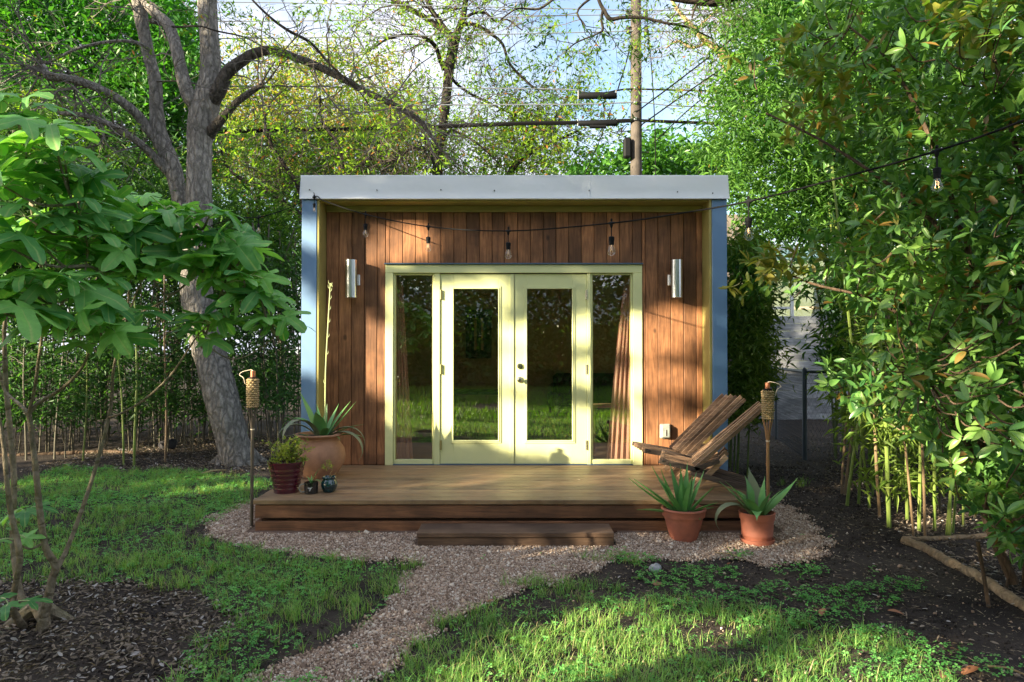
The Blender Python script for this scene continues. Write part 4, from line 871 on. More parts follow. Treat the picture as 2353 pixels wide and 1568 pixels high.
cable([(1460, 277), (1620, 283), (1820, 292), (2000, 300), (2450, 330)], .040, M['black'], 'thick black overhead cable right of the utility pole')
cable([(-200, 196), (300, 198), (700, 199), (1100, 203), (1300, 206), (1345, 212), (1380, 226)], .016, M['cable_grey'], 'pale overhead wire ending at the upper splice case')
cable([(1380, 215), (1400, 212), (1425, 207), (1460, 205), (1620, 209), (1790, 211), (2100, 216)], .022, M['black'], 'black overhead wire from the upper splice case past the pole')
cable([(-200, 242), (300, 244), (700, 243), (1100, 241), (1330, 240), (1460, 235)], .016, M['cable_grey'], 'second pale overhead wire, above the thickest cable')
cable([(1460, 233), (1560, 244), (1750, 246), (2100, 250)], .014, M['cable_grey'], 'pale overhead wire leaving the pole to the right')
cable([(-200, 0), (600, 6), (1200, 18), (1444, 24), (1484, 24), (2200, 20)], .012, M['cable_grey'], 'topmost thin wire crossing the sky')
cable([(-200, 50), (600, 49), (1100, 41), (1300, 36), (1444, 34), (1484, 34), (2200, 45)], .012, M['cable_grey'], 'thin wire tied to the upper pair of insulators')
cable([(-200, 90), (500, 89), (1100, 80), (1444, 72), (1484, 72), (2200, 88)], .012, M['cable_grey'], 'thin wire tied to the lower pair of insulators')
cable([(1450, 100), (1437, 150), (1420, 205)], .02, M['black'], 'black drop cable hanging left of the pole above the upper splice case')
cable([(1412, 232), (1398, 268), (1375, 330), (1340, 410), (1300, 520)], .013, M['black'], 'thin black drop line slanting down left of the pole')
cable([(1489, 75), (1496, 140), (1502, 230), (1506, 330), (1506, 470)], .014, M['black'], 'thin black drop line hanging right of the pole')
cable([(1462, 258), (1553, 190), (1650, 115), (1791, 3), (1900, -90)], .016, M['black'], 'steepest service wire running up to the right', YP - 3)
cable([(1470, 290), (1587, 207), (1700, 130), (1845, 27), (2000, -80)], .016, M['black'], 'middle service wire running up to the right', YP - 3.2)
cable([(1500, 330), (1610, 230), (1740, 150), (1903, 44), (2050, -60)], .012, M['black'], 'lowest service wire running up to the right', YP - 3.4)
def splice(x0, x1, y0, y1, label, two):
    a, b = P(x0, (y0 + y1) / 2, YP - .12), P(x1, (y0 + y1) / 2, YP - .12); h = (y1 - y0) / FPX * 17.4 / 2; t = thing('splice_case', label, 'cable case', (a + b) / 2, 'cable splice cases by the pole')
    e = np.array([.04, 0, 0]); MB().tube([a, a + e, b - e, b], [h * .72, h, h, h * .72], 14).build('case_body', M['dark_plastic'], t, True)
    if two: a2, b2 = a + (.30, 0, -h * 1.15), b + (-.28, 0, -h * 1.15); MB().tube([a2, b2], h * .72, 12).build('lower_case', M['dark_plastic'], t, True)
    for q in (a, b): MB().tube([q + (0, 0, -h), q + (0, 0, h * 1.5)], .02, 6).build('bracket', M['screw'], t)
splice(1329, 1416, 212, 228, 'black splice case on the upper wire left of the pole', False)
splice(1328, 1418, 277, 290, 'double black splice case on the thick cable left of the pole', True)

# ================================================================== TREES
def tree(name, label, base, group=None): return thing(name, label, 'tree', base, group)
# --- grey pecan-like tree at the left of the studio
YT = 1.65
gt = tree('leaning_tree', 'tall grey barked tree leaning beside the left of the studio', G(548, 1064))
def limbp(par, name, spec, mat=None, n=14, jit=.10, k=5): mb = MB(); A = limb(mb, spec, n, jit, k); mb.build(name, mat or M['bark_grey'], par, True); return A
trunk = [(556, 1092, 86, YT), (549, 1062, 76, YT), (533, 1010, 71, YT), (513, 930, 74, YT), (490, 840, 72, YT + .05), (466, 750, 72, YT + .1), (452, 670, 68, YT + .1), (452, 580, 62, YT + .1), (458, 476, 56, YT + .1), (457, 400, 54, YT + .1), (459, 340, 54, YT + .1), (463, 289, 60, YT + .1), (473, 238, 62, YT + .1), (483, 187, 50, YT + .1), (483, 119, 43, YT + .1), (477, 34, 42, YT + .1), (476, -60, 40, YT + .1)]
A0 = limbp(gt, 'trunk', trunk, n=24, jit=.09, k=6)
L_ = []
L_.append(limbp(gt, 'limb', [(470, 700, 34, YT + .12), (432, 560, 36, YT + .3), (412, 450, 36, YT + .35), (394, 374, 36, YT + .35), (367, 316, 38, YT + .35), (360, 255, 30, YT + .35), (356, 187, 28, YT + .35), (340, 119, 26, YT + .35), (323, 34, 30, YT + .35), (315, -50, 30, YT + .35)], n=16))
L_.append(limbp(gt, 'limb', [(372, 330, 26, YT + .33), (345, 303, 25, YT + .3), (313, 262, 22, YT + .2), (265, 224, 20, YT), (204, 194, 19, YT - .2), (153, 180, 18, YT - .3), (112, 175, 20, YT - .3), (98, 150, 12, YT - .3)]))
L_.append(limbp(gt, 'limb', [(392, 400, 24, YT + .35), (377, 384, 23, YT + .3), (340, 347, 18, YT + .2), (299, 313, 16, YT), (252, 286, 14, YT), (190, 265, 12, YT), (136, 260, 9, YT)]))
L_.append(limbp(gt, 'limb', [(462, 290, 36, YT + .1), (448, 245, 33, YT + .05), (432, 218, 31, YT), (418, 170, 29, YT), (405, 112, 27, YT), (388, 61, 26, YT + .1), (360, 34, 24, YT + .2), (335, 5, 22, YT + .3), (290, -50, 20, YT + .4)]))
L_.append(limbp(gt, 'limb', [(482, 240, 36, YT + .1), (503, 208, 34, YT), (520, 170, 29, YT - .05), (551, 143, 26, YT - .1), (588, 122, 23, YT - .1), (629, 117, 20, YT - .1), (680, 133, 18, YT), (731, 153, 17, YT + .1), (799, 187, 16, YT + .2), (832, 207, 15, YT + .3), (883, 231, 14, YT + .4), (924, 252, 13, YT + .5), (965, 279, 11, YT + .6), (990, 312, 8, YT + .7), (1015, 345, 5, YT + .8), (1060, 385, 3, YT + .9)], M['bark_limb']))
L_.append(limbp(gt, 'limb', [(480, 310, 28, YT + .1), (493, 292, 24, YT), (520, 262, 19, YT - .1), (544, 235, 16, YT - .15), (578, 211, 14, YT - .2), (606, 193, 9, YT - .2)], M['bark_limb']))
L_.append(limbp(gt, 'branch', [(560, -30, 5, YT), (580, 0, 5, YT), (622, 41, 6, YT), (663, 71, 7, YT), (714, 99, 7, YT), (760, 150, 6, YT), (820, 205, 4, YT), (850, 245, 3, YT)], M['bark_dark'], n=6))
L_.append(limbp(gt, 'branch', [(340, 110, 9, YT + .3), (300, 95, 8, YT), (235, 98, 7, YT), (170, 115, 6, YT), (120, 140, 5, YT), (60, 160, 4, YT), (0, 195, 3, YT)], M['bark_grey'], n=6))
L_.append(limbp(gt, 'branch', [(345, 50, 8, YT + .3), (400, 62, 5, YT), (455, 60, 4, YT - .3), (500, 72, 4, YT - .4), (560, 85, 3.5, YT - .4), (600, 105, 3, YT - .4), (640, 115, 2, YT - .4)], M['bark_dark'], n=6))
mb = MB(); tips = []
for ai, (A, cnt, ln) in enumerate(((L_[0], 8, .9), (L_[1], 20, 1.1), (L_[2], 16, .9), (L_[3], 6, .8), (L_[4], 30, 1.05), (L_[5], 12, .9), (L_[6], 12, .7), (L_[7], 12, .8), (L_[8], 8, .5))):
    for i in range(cnt):
        q = RNG.integers(int(len(A) * .45) if ai in (0, 3, 4) else int(len(A) * .4), len(A)); 
        if ai == 5: q = len(A) - 1 - RNG.integers(0, 3)
        if ai == 1 and i < 9: q = len(A) - 1 - RNG.integers(0, 5)
        grow(mb, A[q, :3], (RNG.normal() * .9 + (.5 if ai in (4, 5, 6) else -.5 if ai in (1, 2, 7) else 0), RNG.normal() * .7, RNG.normal() * .8 + .15), ln * RNG.uniform(.6, 1.2), max(.006, min(.014, A[q, 3] * .4)), 2, tips, .45, 3, .12, 3, 6, .8, .6)
mb.build('twigs', M['twig_grey'], gt)['kind'] = 'stuff'
tp = np.array([t_[0] for t_ in tips]); pxx, pyy = to_px(tp); keep = (RNG.random(len(tp)) < np.where(pxx > 520, .20, .07)); tp = tp[keep]
pos = np.repeat(tp, 9, axis=0) + RNG.normal(size=(len(tp) * 9, 3)) * .045; leaves('crown', pos, rdir(len(pos), .8, .5), .075, .022, M['l_pecan'], gt, roll=1.0)
# mossy roots flare
mb = MB(); bp = G(548, 1064)
for a in (200, 240, 290, 335, 20, 160): a = R(a); mb.tube([bp + (math.cos(a) * .05, math.sin(a) * .05, .22), bp + (math.cos(a) * .2, math.sin(a) * .2, .07), bp + (math.cos(a) * .36, math.sin(a) * .36, -.02)], [.10, .07, .03], 8, False, .15)
mb.build('roots', M['bark_grey'], gt, True)

# --- dark bare limbed tree behind the studio
YB = 12.0
dt = tree('dark_tree', 'black trunked tree with spreading limbs directly behind the roof', (P(1005, 700, YB)[0], YB, 0))
T0 = limbp(dt, 'trunk', [(1000, 900, 30, YB), (1003, 600, 26, YB), (1005, 401, 23, YB), (1009, 340, 22, YB), (1019, 282, 20, YB), (1026, 218, 22, YB), (1033, 153, 22, YB), (1043, 102, 24, YB), (1050, 78, 20, YB), (1063, 44, 14, YB), (1070, 0, 13, YB), (1074, -60, 12, YB)], M['bark_dark'], n=12)
DL = [[(1040, 85, 12, YB), (1012, 51, 10, YB), (985, 10, 9, YB), (965, -40, 8, YB)], [(1043, 95, 14, YB), (1019, 71, 14, YB), (971, 37, 13, YB), (917, 7, 12, YB), (860, -30, 11, YB)], [(1020, 160, 11, YB), (1012, 140, 10, YB), (999, 105, 10, YB - .3), (971, 85, 8, YB - .6), (935, 80, 7, YB - 1), (890, 90, 5, YB - 1.2), (860, 110, 4, YB - 1.3)],
      [(1052, 72, 11, YB), (1066, 57, 10, YB), (1094, 58, 9, YB), (1128, 78, 8, YB), (1155, 102, 7, YB), (1169, 143, 6, YB), (1199, 177, 6, YB), (1235, 205, 5, YB), (1270, 195, 3, YB)], [(1004, 385, 12, YB), (990, 350, 11, YB), (978, 326, 10, YB), (968, 289, 9, YB), (950, 255, 7, YB), (925, 225, 5, YB), (900, 212, 4, YB)],
      [(1060, 50, 8, YB), (1085, 32, 7, YB), (1115, 30, 6, YB), (1140, 50, 5, YB), (1165, 45, 4, YB), (1200, 70, 3, YB)], [(1032, 165, 9, YB), (1046, 190, 7, YB + .5), (1080, 215, 6, YB + .8), (1130, 240, 5, YB + 1), (1180, 265, 4, YB + 1), (1230, 300, 3, YB + 1)],
      [(1013, 330, 9, YB), (1035, 300, 7, YB), (1062, 310, 6, YB), (1090, 325, 5, YB), (1120, 350, 4, YB), (1150, 380, 3, YB)], [(1012, 352, 8, YB), (1000, 335, 7, YB), (940, 345, 5, YB), (910, 360, 4, YB), (880, 400, 3, YB)]]
mb = MB(); tips = []
for sp in DL:
    A = limbp(dt, 'limb', sp, M['bark_dark'], n=8, k=4)
    for i in range(12):
        q = RNG.integers(len(A) // 4, len(A)); grow(mb, A[q, :3], (RNG.normal(), RNG.normal() * .7, RNG.normal() * .8), RNG.uniform(1.0, 1.9), max(.014, A[q, 3] * .4), 2, tips, .5, 4, .05, 3, 6, .8, .62)
mb.build('twigs', M['twig'], dt)['kind'] = 'stuff'; tp = np.array([t_[0] for t_ in tips]); tp = tp[RNG.random(len(tp)) < .24]
pos = np.repeat(tp, 10, axis=0) + RNG.normal(size=(len(tp) * 10, 3)) * .12; leaves('crown', pos, rdir(len(pos), .8, .4), .13, .042, M['l_pecan'], dt, roll=1.0)
# --- smaller dark tree right of it
YC = 13.5
st_ = tree('small_dark_tree', 'smaller dark forked tree right of the black trunk behind the roof', (P(1175, 700, YC)[0], YC, 0))
mb = MB(); tips = []
for sp in ([(1160, 700, 20, YC), (1166, 450, 18, YC), (1172, 401, 16, YC), (1189, 374, 14, YC), (1215, 352, 11, YC), (1221, 313, 10, YC), (1234, 280, 7, YC), (1236, 250, 5, YC)], [(1186, 380, 10, YC), (1225, 348, 9, YC), (1257, 333, 7, YC), (1301, 313, 6, YC), (1330, 300, 4, YC)], [(1220, 320, 8, YC), (1245, 300, 6, YC), (1275, 270, 5, YC), (1300, 235, 3, YC)], [(1190, 376, 8, YC), (1183, 330, 6, YC), (1178, 285, 5, YC), (1200, 240, 3, YC)]):
    A = limbp(st_, 'trunk' if sp[0][1] == 700 else 'limb', sp, M['bark_dark'], n=8)
    for i in range(16):
        q = RNG.integers(len(A) // 3, len(A)); grow(mb, A[q, :3], (RNG.normal(), RNG.normal() * .7, RNG.normal() * .7 + .2), RNG.uniform(.8, 1.8), .014, 2, tips, .5, 4, .05, 3, 5, .8, .6)
mb.build('twigs', M['twig'], st_)['kind'] = 'stuff'; tp = np.array([t_[0] for t_ in tips]); tp = tp[RNG.random(len(tp)) < .3]
pos = np.repeat(tp, 10, axis=0) + RNG.normal(size=(len(tp) * 10, 3)) * .14; leaves('crown', pos, rdir(len(pos), .8, .4), .15, .055, M['l_pecan'], st_, roll=1.0)

def mass(name, label, poly, Y0, Y1, nclump, per, size, ll, lw, mat, trunk_px=None, flat=.6, down=.3, tm='bark_dark', tw=14, dens=None, tpl=LEAF2, twigs=0, kind=None):
    cx = trunk_px or sum(p[0] for p in poly) / len(poly); Ym = (Y0 + Y1) / 2; base = (P(cx, 800, Ym)[0], Ym, 0)
    t = tree(name, label, base); pos, C = clumps_px(poly, Y0, Y1, nclump, per, size, flat, dens); pos[:, 2] = np.maximum(pos[:, 2], .05)
    leaves('crown', pos, rdir(len(pos), .7, down), ll, lw, mat, t, roll=.9, tpl=tpl)
    topy = sorted(p[1] for p in poly)[max(0, len(poly) // 4)]
    mb = MB(); w = tw / FPX * (Ym - CAM_Y) / 2; bz = np.array(base); tz = P(cx + 10, topy, Ym)
    mb.tube(catmull([bz, bz * .6 + tz * .4 + (.15, 0, 0), bz * .3 + tz * .7 + (-.1, 0, 0), tz], 5), np.linspace(w, w * .3, 16), 10, True, .1)
    for i in range(min(len(C), 26)):
        c = C[RNG.integers(len(C))]; f = RNG.uniform(.3, .8); s_ = bz * (1 - f) + tz * f; mb.tube(catmull([s_, (s_ + c) / 2 + (0, 0, .12 * (Ym - CAM_Y) * .1), c], 3), np.linspace(w * .4, w * .08, 7), 5, False)
    mb.build('trunk', M[tm], t, True)
    if twigs:
        mb = MB(); tips = []
        for i in range(twigs): grow(mb, C[RNG.integers(len(C))], RNG.normal(size=3), size * 1.3, .012, 1, tips, .5, 3, 0, 3, 4, .8, .6)
        mb.build('twigs', M['twig'], t)['kind'] = 'stuff'
    return t
mass('broadleaf_tree', 'dense emerald green tree filling the upper left corner', [(-150, -60), (300, -60), (420, 10), (450, 130), (400, 230), (300, 250), (130, 230), (-150, 300)], 6.0, 9.0, 620, 62, .62, .14, .055, M['l_green'], 230, tw=26)
mass('broadleaf_tree', 'bright green tree between the grey trunk limbs', [(380, 40), (452, 20), (470, 250), (500, 420), (370, 440), (300, 260)], 7.5, 10.5, 200, 60, .62, .13, .05, M['l_green'], 400, tw=14)
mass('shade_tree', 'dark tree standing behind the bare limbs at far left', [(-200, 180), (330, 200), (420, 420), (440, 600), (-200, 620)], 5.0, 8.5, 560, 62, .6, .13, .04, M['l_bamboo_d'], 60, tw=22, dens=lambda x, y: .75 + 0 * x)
mass('yellow_tree', 'sunlit yellow green tree with russet tips right of the grey trunk', [(488, 110), (560, 80), (680, 95), (800, 110), (920, 140), (960, 240), (960, 400), (700, 420), (490, 420)], 14, 20, 430, 62, .72, .15, .055, M['l_yellow'], 640, tw=16, twigs=240, dens=lambda x, y: np.clip(.35 + (y - 90) / 260, .3, 1))
mass('feathery_tree', 'mid green feathery tree between the leaning trunk and studio', [(500, 300), (700, 290), (880, 310), (930, 420), (720, 440), (700, 700), (500, 760), (480, 500)], 12.4, 14.5, 290, 58, .62, .15, .040, M['l_feather'], 640, tw=12, twigs=140)
mass('feathery_tree', 'pale green feathery tree behind the black trunk', [(880, 250), (1000, 230), (1200, 250), (1330, 300), (1340, 420), (880, 420)], 16, 20, 110, 40, .8, .15, .05, M['l_pecan'], 1110, tw=9, twigs=90)
mass('glossy_bush_tree', 'dark glossy green tree either side of the utility pole foot', [(1300, 400), (1340, 350), (1400, 335), (1440, 360), (1475, 330), (1530, 300), (1580, 340), (1700, 330), (1720, 430), (1500, 480), (1300, 470)], 11.5, 14, 150, 60, .62, .19, .09, M['l_bush'], 1500, tw=9)
# twiggy line of woodland beyond everything
wpoly = [(-900, 420), (-200, 380), (300, 250), (480, 300), (1000, 340), (1300, 405), (1700, 400), (2300, 330), (3200, 350), (3200, 790), (-900, 790)]
pos, C = clumps_px(wpoly, 22, 27, 1300, 40, 1.9, .7); pos[:, 2] = np.maximum(pos[:, 2], .1); o = leaves('woodland', pos, rdir(len(pos), .7, .3), .26, .11, M['l_bamboo_d'], None, roll=.9)

# scrubby dark tree whose bare limbs weave behind the left of the roof
YW = 7.0
wt = tree('scrubby_tree', 'tangled dark branched tree between the grey trunk and the roof corner', (P(720, 800, YW)[0], YW, 0)); mb = MB(); tips = []
for sp in ([(730, 800, 26, YW), (728, 620, 24, YW), (700, 515, 19, YW), (655, 470, 15, YW), (600, 430, 12, YW), (560, 415, 9, YW), (520, 380, 6, YW), (505, 330, 4, YW)], [(726, 600, 18, YW), (745, 500, 15, YW + .2), (790, 420, 12, YW + .3), (850, 360, 9, YW + .5), (890, 300, 6, YW + .5), (900, 240, 4, YW + .5)], [(700, 515, 14, YW), (690, 440, 12, YW), (640, 360, 9, YW - .2), (610, 300, 7, YW - .3), (620, 240, 5, YW - .3), (660, 200, 3, YW - .3)], [(790, 420, 9, YW + .3), (780, 340, 8, YW), (740, 280, 6, YW), (735, 220, 4, YW)], [(850, 365, 7, YW + .4), (900, 370, 6, YW), (950, 340, 4, YW), (985, 355, 3, YW)], [(600, 430, 8, YW), (580, 500, 6, YW), (530, 540, 4, YW)]):
    A = limbp(wt, 'limb' if sp[0][1] != 800 else 'trunk', sp, M['bark_dark'], n=8)
    for i in range(22):
        q = RNG.integers(len(A) // 4, len(A)); grow(mb, A[q, :3], (RNG.normal(), RNG.normal() * .6, RNG.normal() * .7 + .1), RNG.uniform(.6, 1.4), .012, 2, tips, .55, 4, .05, 3, 6, .9, .62)
mb.build('twigs', M['twig'], wt)['kind'] = 'stuff'; tp = np.array([t_[0] for t_ in tips]); tp = tp[RNG.random(len(tp)) < .13]
pos = np.repeat(tp, 10, axis=0) + RNG.normal(size=(len(tp) * 10, 3)) * .09; leaves('crown', pos, rdir(len(pos), .8, .4), .11, .036, M['l_pecan'], wt, roll=1.0)
# --- tree right with pale limb, reaching in from the right
YS = 9.0
pt_ = tree('pale_limb_tree', 'tan barked tree leaning in from the right above the bamboo', (7.5, YS, 0))
mb = MB(); tips = []
PL = [[(2100, 330, 40, YS), (1980, 240, 30, YS), (1900, 195, 22, YS), (1811, 175, 19, YS), (1757, 163, 18, YS), (1706, 146, 17, YS), (1665, 122, 16, YS), (1621, 95, 13, YS), (1590, 60, 10, YS), (1555, 20, 8, YS), (1530, -30, 6, YS)], [(1650, 115, 8, YS), (1672, 175, 7, YS), (1699, 218, 9, YS), (1716, 272, 8, YS), (1725, 330, 7, YS)], [(1700, 145, 8, YS), (1730, 90, 6, YS), (1745, 40, 5, YS), (1770, -20, 4, YS)], [(1755, 330, 9, YS), (1757, 240, 8, YS), (1752, 100, 7, YS), (1762, -20, 6, YS)], [(1625, 98, 8, YS), (1590, 110, 6, YS), (1560, 95, 5, YS), (1530, 110, 3, YS)], [(1600, 70, 6, YS), (1640, 30, 5, YS), (1690, 0, 4, YS)]]
for i, sp in enumerate(PL):
    A = limbp(pt_, 'limb', sp, M['bark_tan'], n=9)
    for j in range(15):
        q = RNG.integers(len(A) // 4, len(A)); grow(mb, A[q, :3], (RNG.normal() - .2, RNG.normal() * .7, RNG.normal() * .8), RNG.uniform(.8, 1.7), .010, 2, tips, .5, 3, .1, 3, 5, .8, .62)
X0 = P(2100, 330, YS); MB().tube(catmull([(7.5, YS, 0), (7.4, YS, 2.5), X0], 6), np.linspace(.3, .13, 13), 12, True, .1).build('trunk', M['bark_tan'], pt_, True)
mb.build('twigs', M['twig_grey'], pt_)['kind'] = 'stuff'; tp = np.array([t_[0] for t_ in tips]); tp = tp[RNG.random(len(tp)) < .34]
pos = np.repeat(tp, 9, axis=0) + RNG.normal(size=(len(tp) * 9, 3)) * .11; leaves('crown', pos, rdir(len(pos), .8, .5), .11, .034, M['l_pecan'], pt_, roll=1.0)
# --- limb overhead at top right, with hanging sprays along the top of the view
YO = -1.2
ot = tree('overhanging_tree', 'dark tree whose thick limb hangs into the top of the view', (6.6, -.6, 0))
mb = MB(); tips = []
OL = [[(2300, -320, 60, YO + .3), (1900, -140, 44, YO), (1760, -50, 32, YO), (1690, -12, 27, YO), (1640, 2, 26, YO), (1600, 0, 22, YO), (1555, -6, 20, YO), (1480, -22, 16, YO), (1380, -40, 12, YO)], [(1372, -30, 8, YO), (1376, 0, 8, YO), (1388, 24, 9, YO), (1402, 44, 10, YO), (1428, 41, 8, YO), (1475, 41, 7, YO), (1529, 53, 6, YO), (1580, 63, 5, YO), (1640, 90, 3, YO)], [(1386, 20, 7, YO), (1382, 45, 6, YO), (1385, 68, 6, YO), (1372, 78, 4, YO), (1325, 98, 3.5, YO), (1300, 118, 2.5, YO)], [(1602, 8, 5, YO), (1596, 22, 5, YO), (1590, 42, 3, YO)], [(1380, -40, 8, YO), (1300, -20, 6, YO), (1240, 20, 5, YO), (1190, 20, 4, YO), (1150, 45, 3, YO)], [(1420, -45, 7, YO), (1330, 20, 5, YO), (1345, 60, 3, YO)]]
for i, sp in enumerate(OL):
    A = limbp(ot, 'limb', sp, M['bark_dark'], n=10)
    for j in range(5 if i else 9):
        q = RNG.integers(len(A) // 3, len(A)); grow(mb, A[q, :3], (RNG.normal() - .2, RNG.normal() * .6, RNG.normal() * .4 - .05), RNG.uniform(.35, .75), .0045, 2, tips, .45, 3, .15, 3, 5, .8, .62)
MB().tube(catmull([(6.6, -.6, 0), (6.4, -.8, 3), P(2300, -320, YO + .3)], 6), np.linspace(.34, .12, 13), 14, True, .1).build('trunk', M['bark_dark'], ot, True)
mb.build('twigs', M['twig'], ot)['kind'] = 'stuff'; tp = np.array([t_[0] for t_ in tips]); tp = tp[RNG.random(len(tp)) < .38]
pos = np.repeat(tp, 8, axis=0) + RNG.normal(size=(len(tp) * 8, 3)) * .035; leaves('crown', pos, rdir(len(pos), .8, .6), .060, .016, M['l_feather'], ot, roll=1.0)

# ================================================================== BAMBOO
def spray_pos(C, per, spread):
    n = len(C); return (C[:, None] + RNG.normal(size=(n, per, 3)) * spread).reshape(-1, 3)
def thicket(name, label, poly, Y0, Y1, ncl, per, size, ll, lw, mat, culms, cmat, dens=None, top=3.2, zmin=.25, cr=.011):
    pos, C = clumps_px(poly, Y0, Y1, ncl, per, size, .8, dens); k = pos[:, 2] > zmin; pos = pos[k]
    d = RNG.normal(size=(len(pos), 3)) * np.array([1, 1, .35]); d[:, 2] -= .45
    o = leaves(name, pos, d, ll, lw, mat, None, roll=.6, tpl=LANCE); tag(o, label, 'bamboo')
    return C
# left: dark thicket with bare canes near the ground
BL = [(-420, 330), (300, 380), (440, 430), (600, 520), (690, 560), (690, 930), (420, 960), (-420, 990)]
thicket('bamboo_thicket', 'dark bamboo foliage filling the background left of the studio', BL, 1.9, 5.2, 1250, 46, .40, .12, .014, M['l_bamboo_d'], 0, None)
thicket('bamboo_thicket', 'upper bamboo foliage catching light left of the studio', [(-420, 200), (200, 260), (330, 430), (500, 440), (690, 470), (690, 660), (-420, 560)], 2.6, 5.6, 620, 44, .42, .125, .015, M['l_feather'], 0, None)
nod = None
def culm(px, py, tx, ty, r, mat, name, label, group, leafmat=None, top=None, lean_y=0.0):
    b = G(px, py); d = b[1] - CAM_Y; tp_ = P(tx, ty, b[1] + lean_y); dz = tp_ - b; Lc = top or np.linalg.norm(dz); u = dz / np.linalg.norm(dz)
    t = thing(name, label, 'bamboo', b, group); n = int(Lc / .055); V = []; rr = []
    for i in range(n + 1):
        h = Lc * i / n; nodek = (i % 4 == 0); V.append(b + u * h + np.array([0, 0, 0]) + np.array([.03 * math.sin(h * 1.3 + px), .02 * math.sin(h + px), 0]) * min(1, h)); rr.append(r * (1 - .35 * h / max(Lc, 1)) * (1.14 if nodek else 1.0))
    V[0] = b + (0, 0, -.03); MB().tube(V, rr, 8).build('culm', mat, t, True)
    if leafmat is not None:
        P0 = [np.array(V[i]) for i in range(n // 3, n + 1, 2)]; mb = MB(); C = []
        for p0 in P0:
            for _ in range(2):
                dd = np.array([RNG.normal(), RNG.normal(), .6]); dd /= np.linalg.norm(dd); e = p0 + dd * RNG.uniform(.15, .45); mb.tube([p0, (p0 + e) / 2 + (0, 0, .02), e], [.003, .002, .001], 3, False); C += [e, (p0 + e) / 2]
        mb.build('branchlets', mat, t)['kind'] = 'stuff'
        pos = spray_pos(np.array(C), 5, .05); d = RNG.normal(size=(len(pos), 3)) * np.array([1, 1, .4]); d[:, 2] -= .35; leaves('foliage', pos, d, .11, .013, leafmat, t, roll=.6, tpl=LANCE)
    return t
ORD = ['leftmost', 'second', 'third', 'fourth', 'fifth', 'sixth', 'seventh', 'eighth', 'ninth', 'tenth', 'eleventh', 'twelfth', 'thirteenth', 'fourteenth', 'fifteenth', 'sixteenth', 'seventeenth']
def cane_label(px, allc, named, where):
    me_ = [c for c in allc if c[0] == px][0]; rest = sorted(c[0] for j, c in enumerate(allc) if j not in named and c[5] == me_[5]); k = rest.index(px); kind = {'culm_green': 'yellow green', 'culm_brown': 'brown', 'culm_dark': 'dull shaded'}[me_[5]]
    return '%s %s cane from the left in the %s' % ('first' if k == 0 else ORD[k], kind, where)
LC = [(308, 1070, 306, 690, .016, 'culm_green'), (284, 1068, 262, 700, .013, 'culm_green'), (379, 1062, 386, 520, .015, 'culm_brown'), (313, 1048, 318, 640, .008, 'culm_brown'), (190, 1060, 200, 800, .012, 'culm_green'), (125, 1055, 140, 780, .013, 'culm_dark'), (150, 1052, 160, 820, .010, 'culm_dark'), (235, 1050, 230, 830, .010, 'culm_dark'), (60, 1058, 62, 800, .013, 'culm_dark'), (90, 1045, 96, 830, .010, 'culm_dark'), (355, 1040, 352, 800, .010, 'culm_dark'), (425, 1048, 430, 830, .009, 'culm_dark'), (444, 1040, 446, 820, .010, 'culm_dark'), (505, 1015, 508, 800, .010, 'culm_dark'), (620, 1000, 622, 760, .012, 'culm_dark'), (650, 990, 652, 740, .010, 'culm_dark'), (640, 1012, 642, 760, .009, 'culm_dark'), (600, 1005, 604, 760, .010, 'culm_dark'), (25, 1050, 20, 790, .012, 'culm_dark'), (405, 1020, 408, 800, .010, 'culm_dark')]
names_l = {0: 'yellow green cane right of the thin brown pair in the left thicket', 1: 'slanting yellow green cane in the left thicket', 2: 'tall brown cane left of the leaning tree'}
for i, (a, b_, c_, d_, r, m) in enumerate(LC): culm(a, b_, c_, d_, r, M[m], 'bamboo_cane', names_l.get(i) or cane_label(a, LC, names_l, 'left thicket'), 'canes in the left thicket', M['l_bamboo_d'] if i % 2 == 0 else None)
# many more thin canes deep in the left thicket, not told apart
mb = MB()
for i in range(150):
    X_ = RNG.uniform(-8.5, -2.4); Y_ = RNG.uniform(2.4, 5.5); mb.tube([(X_, Y_, 0), (X_ + RNG.normal() * .1, Y_, 1.4), (X_ + RNG.normal() * .3, Y_, 3.3)], RNG.uniform(.006, .014), 4, False)
o = mb.build('cane_stand', M['culm_dark'], None); stuff(o); tag(o, 'mass of thin dark canes deep in the left thicket', 'bamboo')
# right: bamboo curtain with bare green canes
thicket('bamboo_thicket', 'bright bamboo foliage arching over the right of the studio', [(1560, 400), (1640, 250), (1690, 60), (1760, -60), (2260, -60), (2100, 250), (2000, 520), (1760, 560), (1690, 480)], .8, 4.2, 900, 48, .36, .13, .016, M['l_bamboo'], 0, None, dens=lambda x, y: np.clip((x - 1530) / 330, .22, 1))
thicket('bamboo_thicket', 'thin bamboo foliage hanging before the grey board fence', [(1690, 480), (1900, 500), (2100, 480), (2300, 500), (2350, 900), (1960, 900), (1880, 800), (1760, 700), (1700, 620)], -.3, 3.2, 360, 44, .30, .12, .014, M['l_bamboo'], 0, None, dens=lambda x, y: np.where(x < 1900, np.where(y > 690, .02, .16), 1.0))
thicket('bamboo_thicket', 'sunlit yellow green bamboo leaves between the right canes', [(1950, 880), (2250, 860), (2300, 1130), (2150, 1190), (2080, 1180), (1985, 1120)], -1.6, .8, 150, 30, .26, .11, .013, M['l_bamboo_y'], 0, None)
thicket('bamboo_thicket', 'narrow bamboo clump growing against the right side of the studio', [(1676, 560), (1720, 520), (1760, 640), (1765, 880), (1740, 960), (1680, 960)], .3, 1.8, 210, 46, .22, .10, .012, M['l_bamboo_y'], 0, None)  # bright leaf colour stands in for light, lifting the clump from the studio's shadow
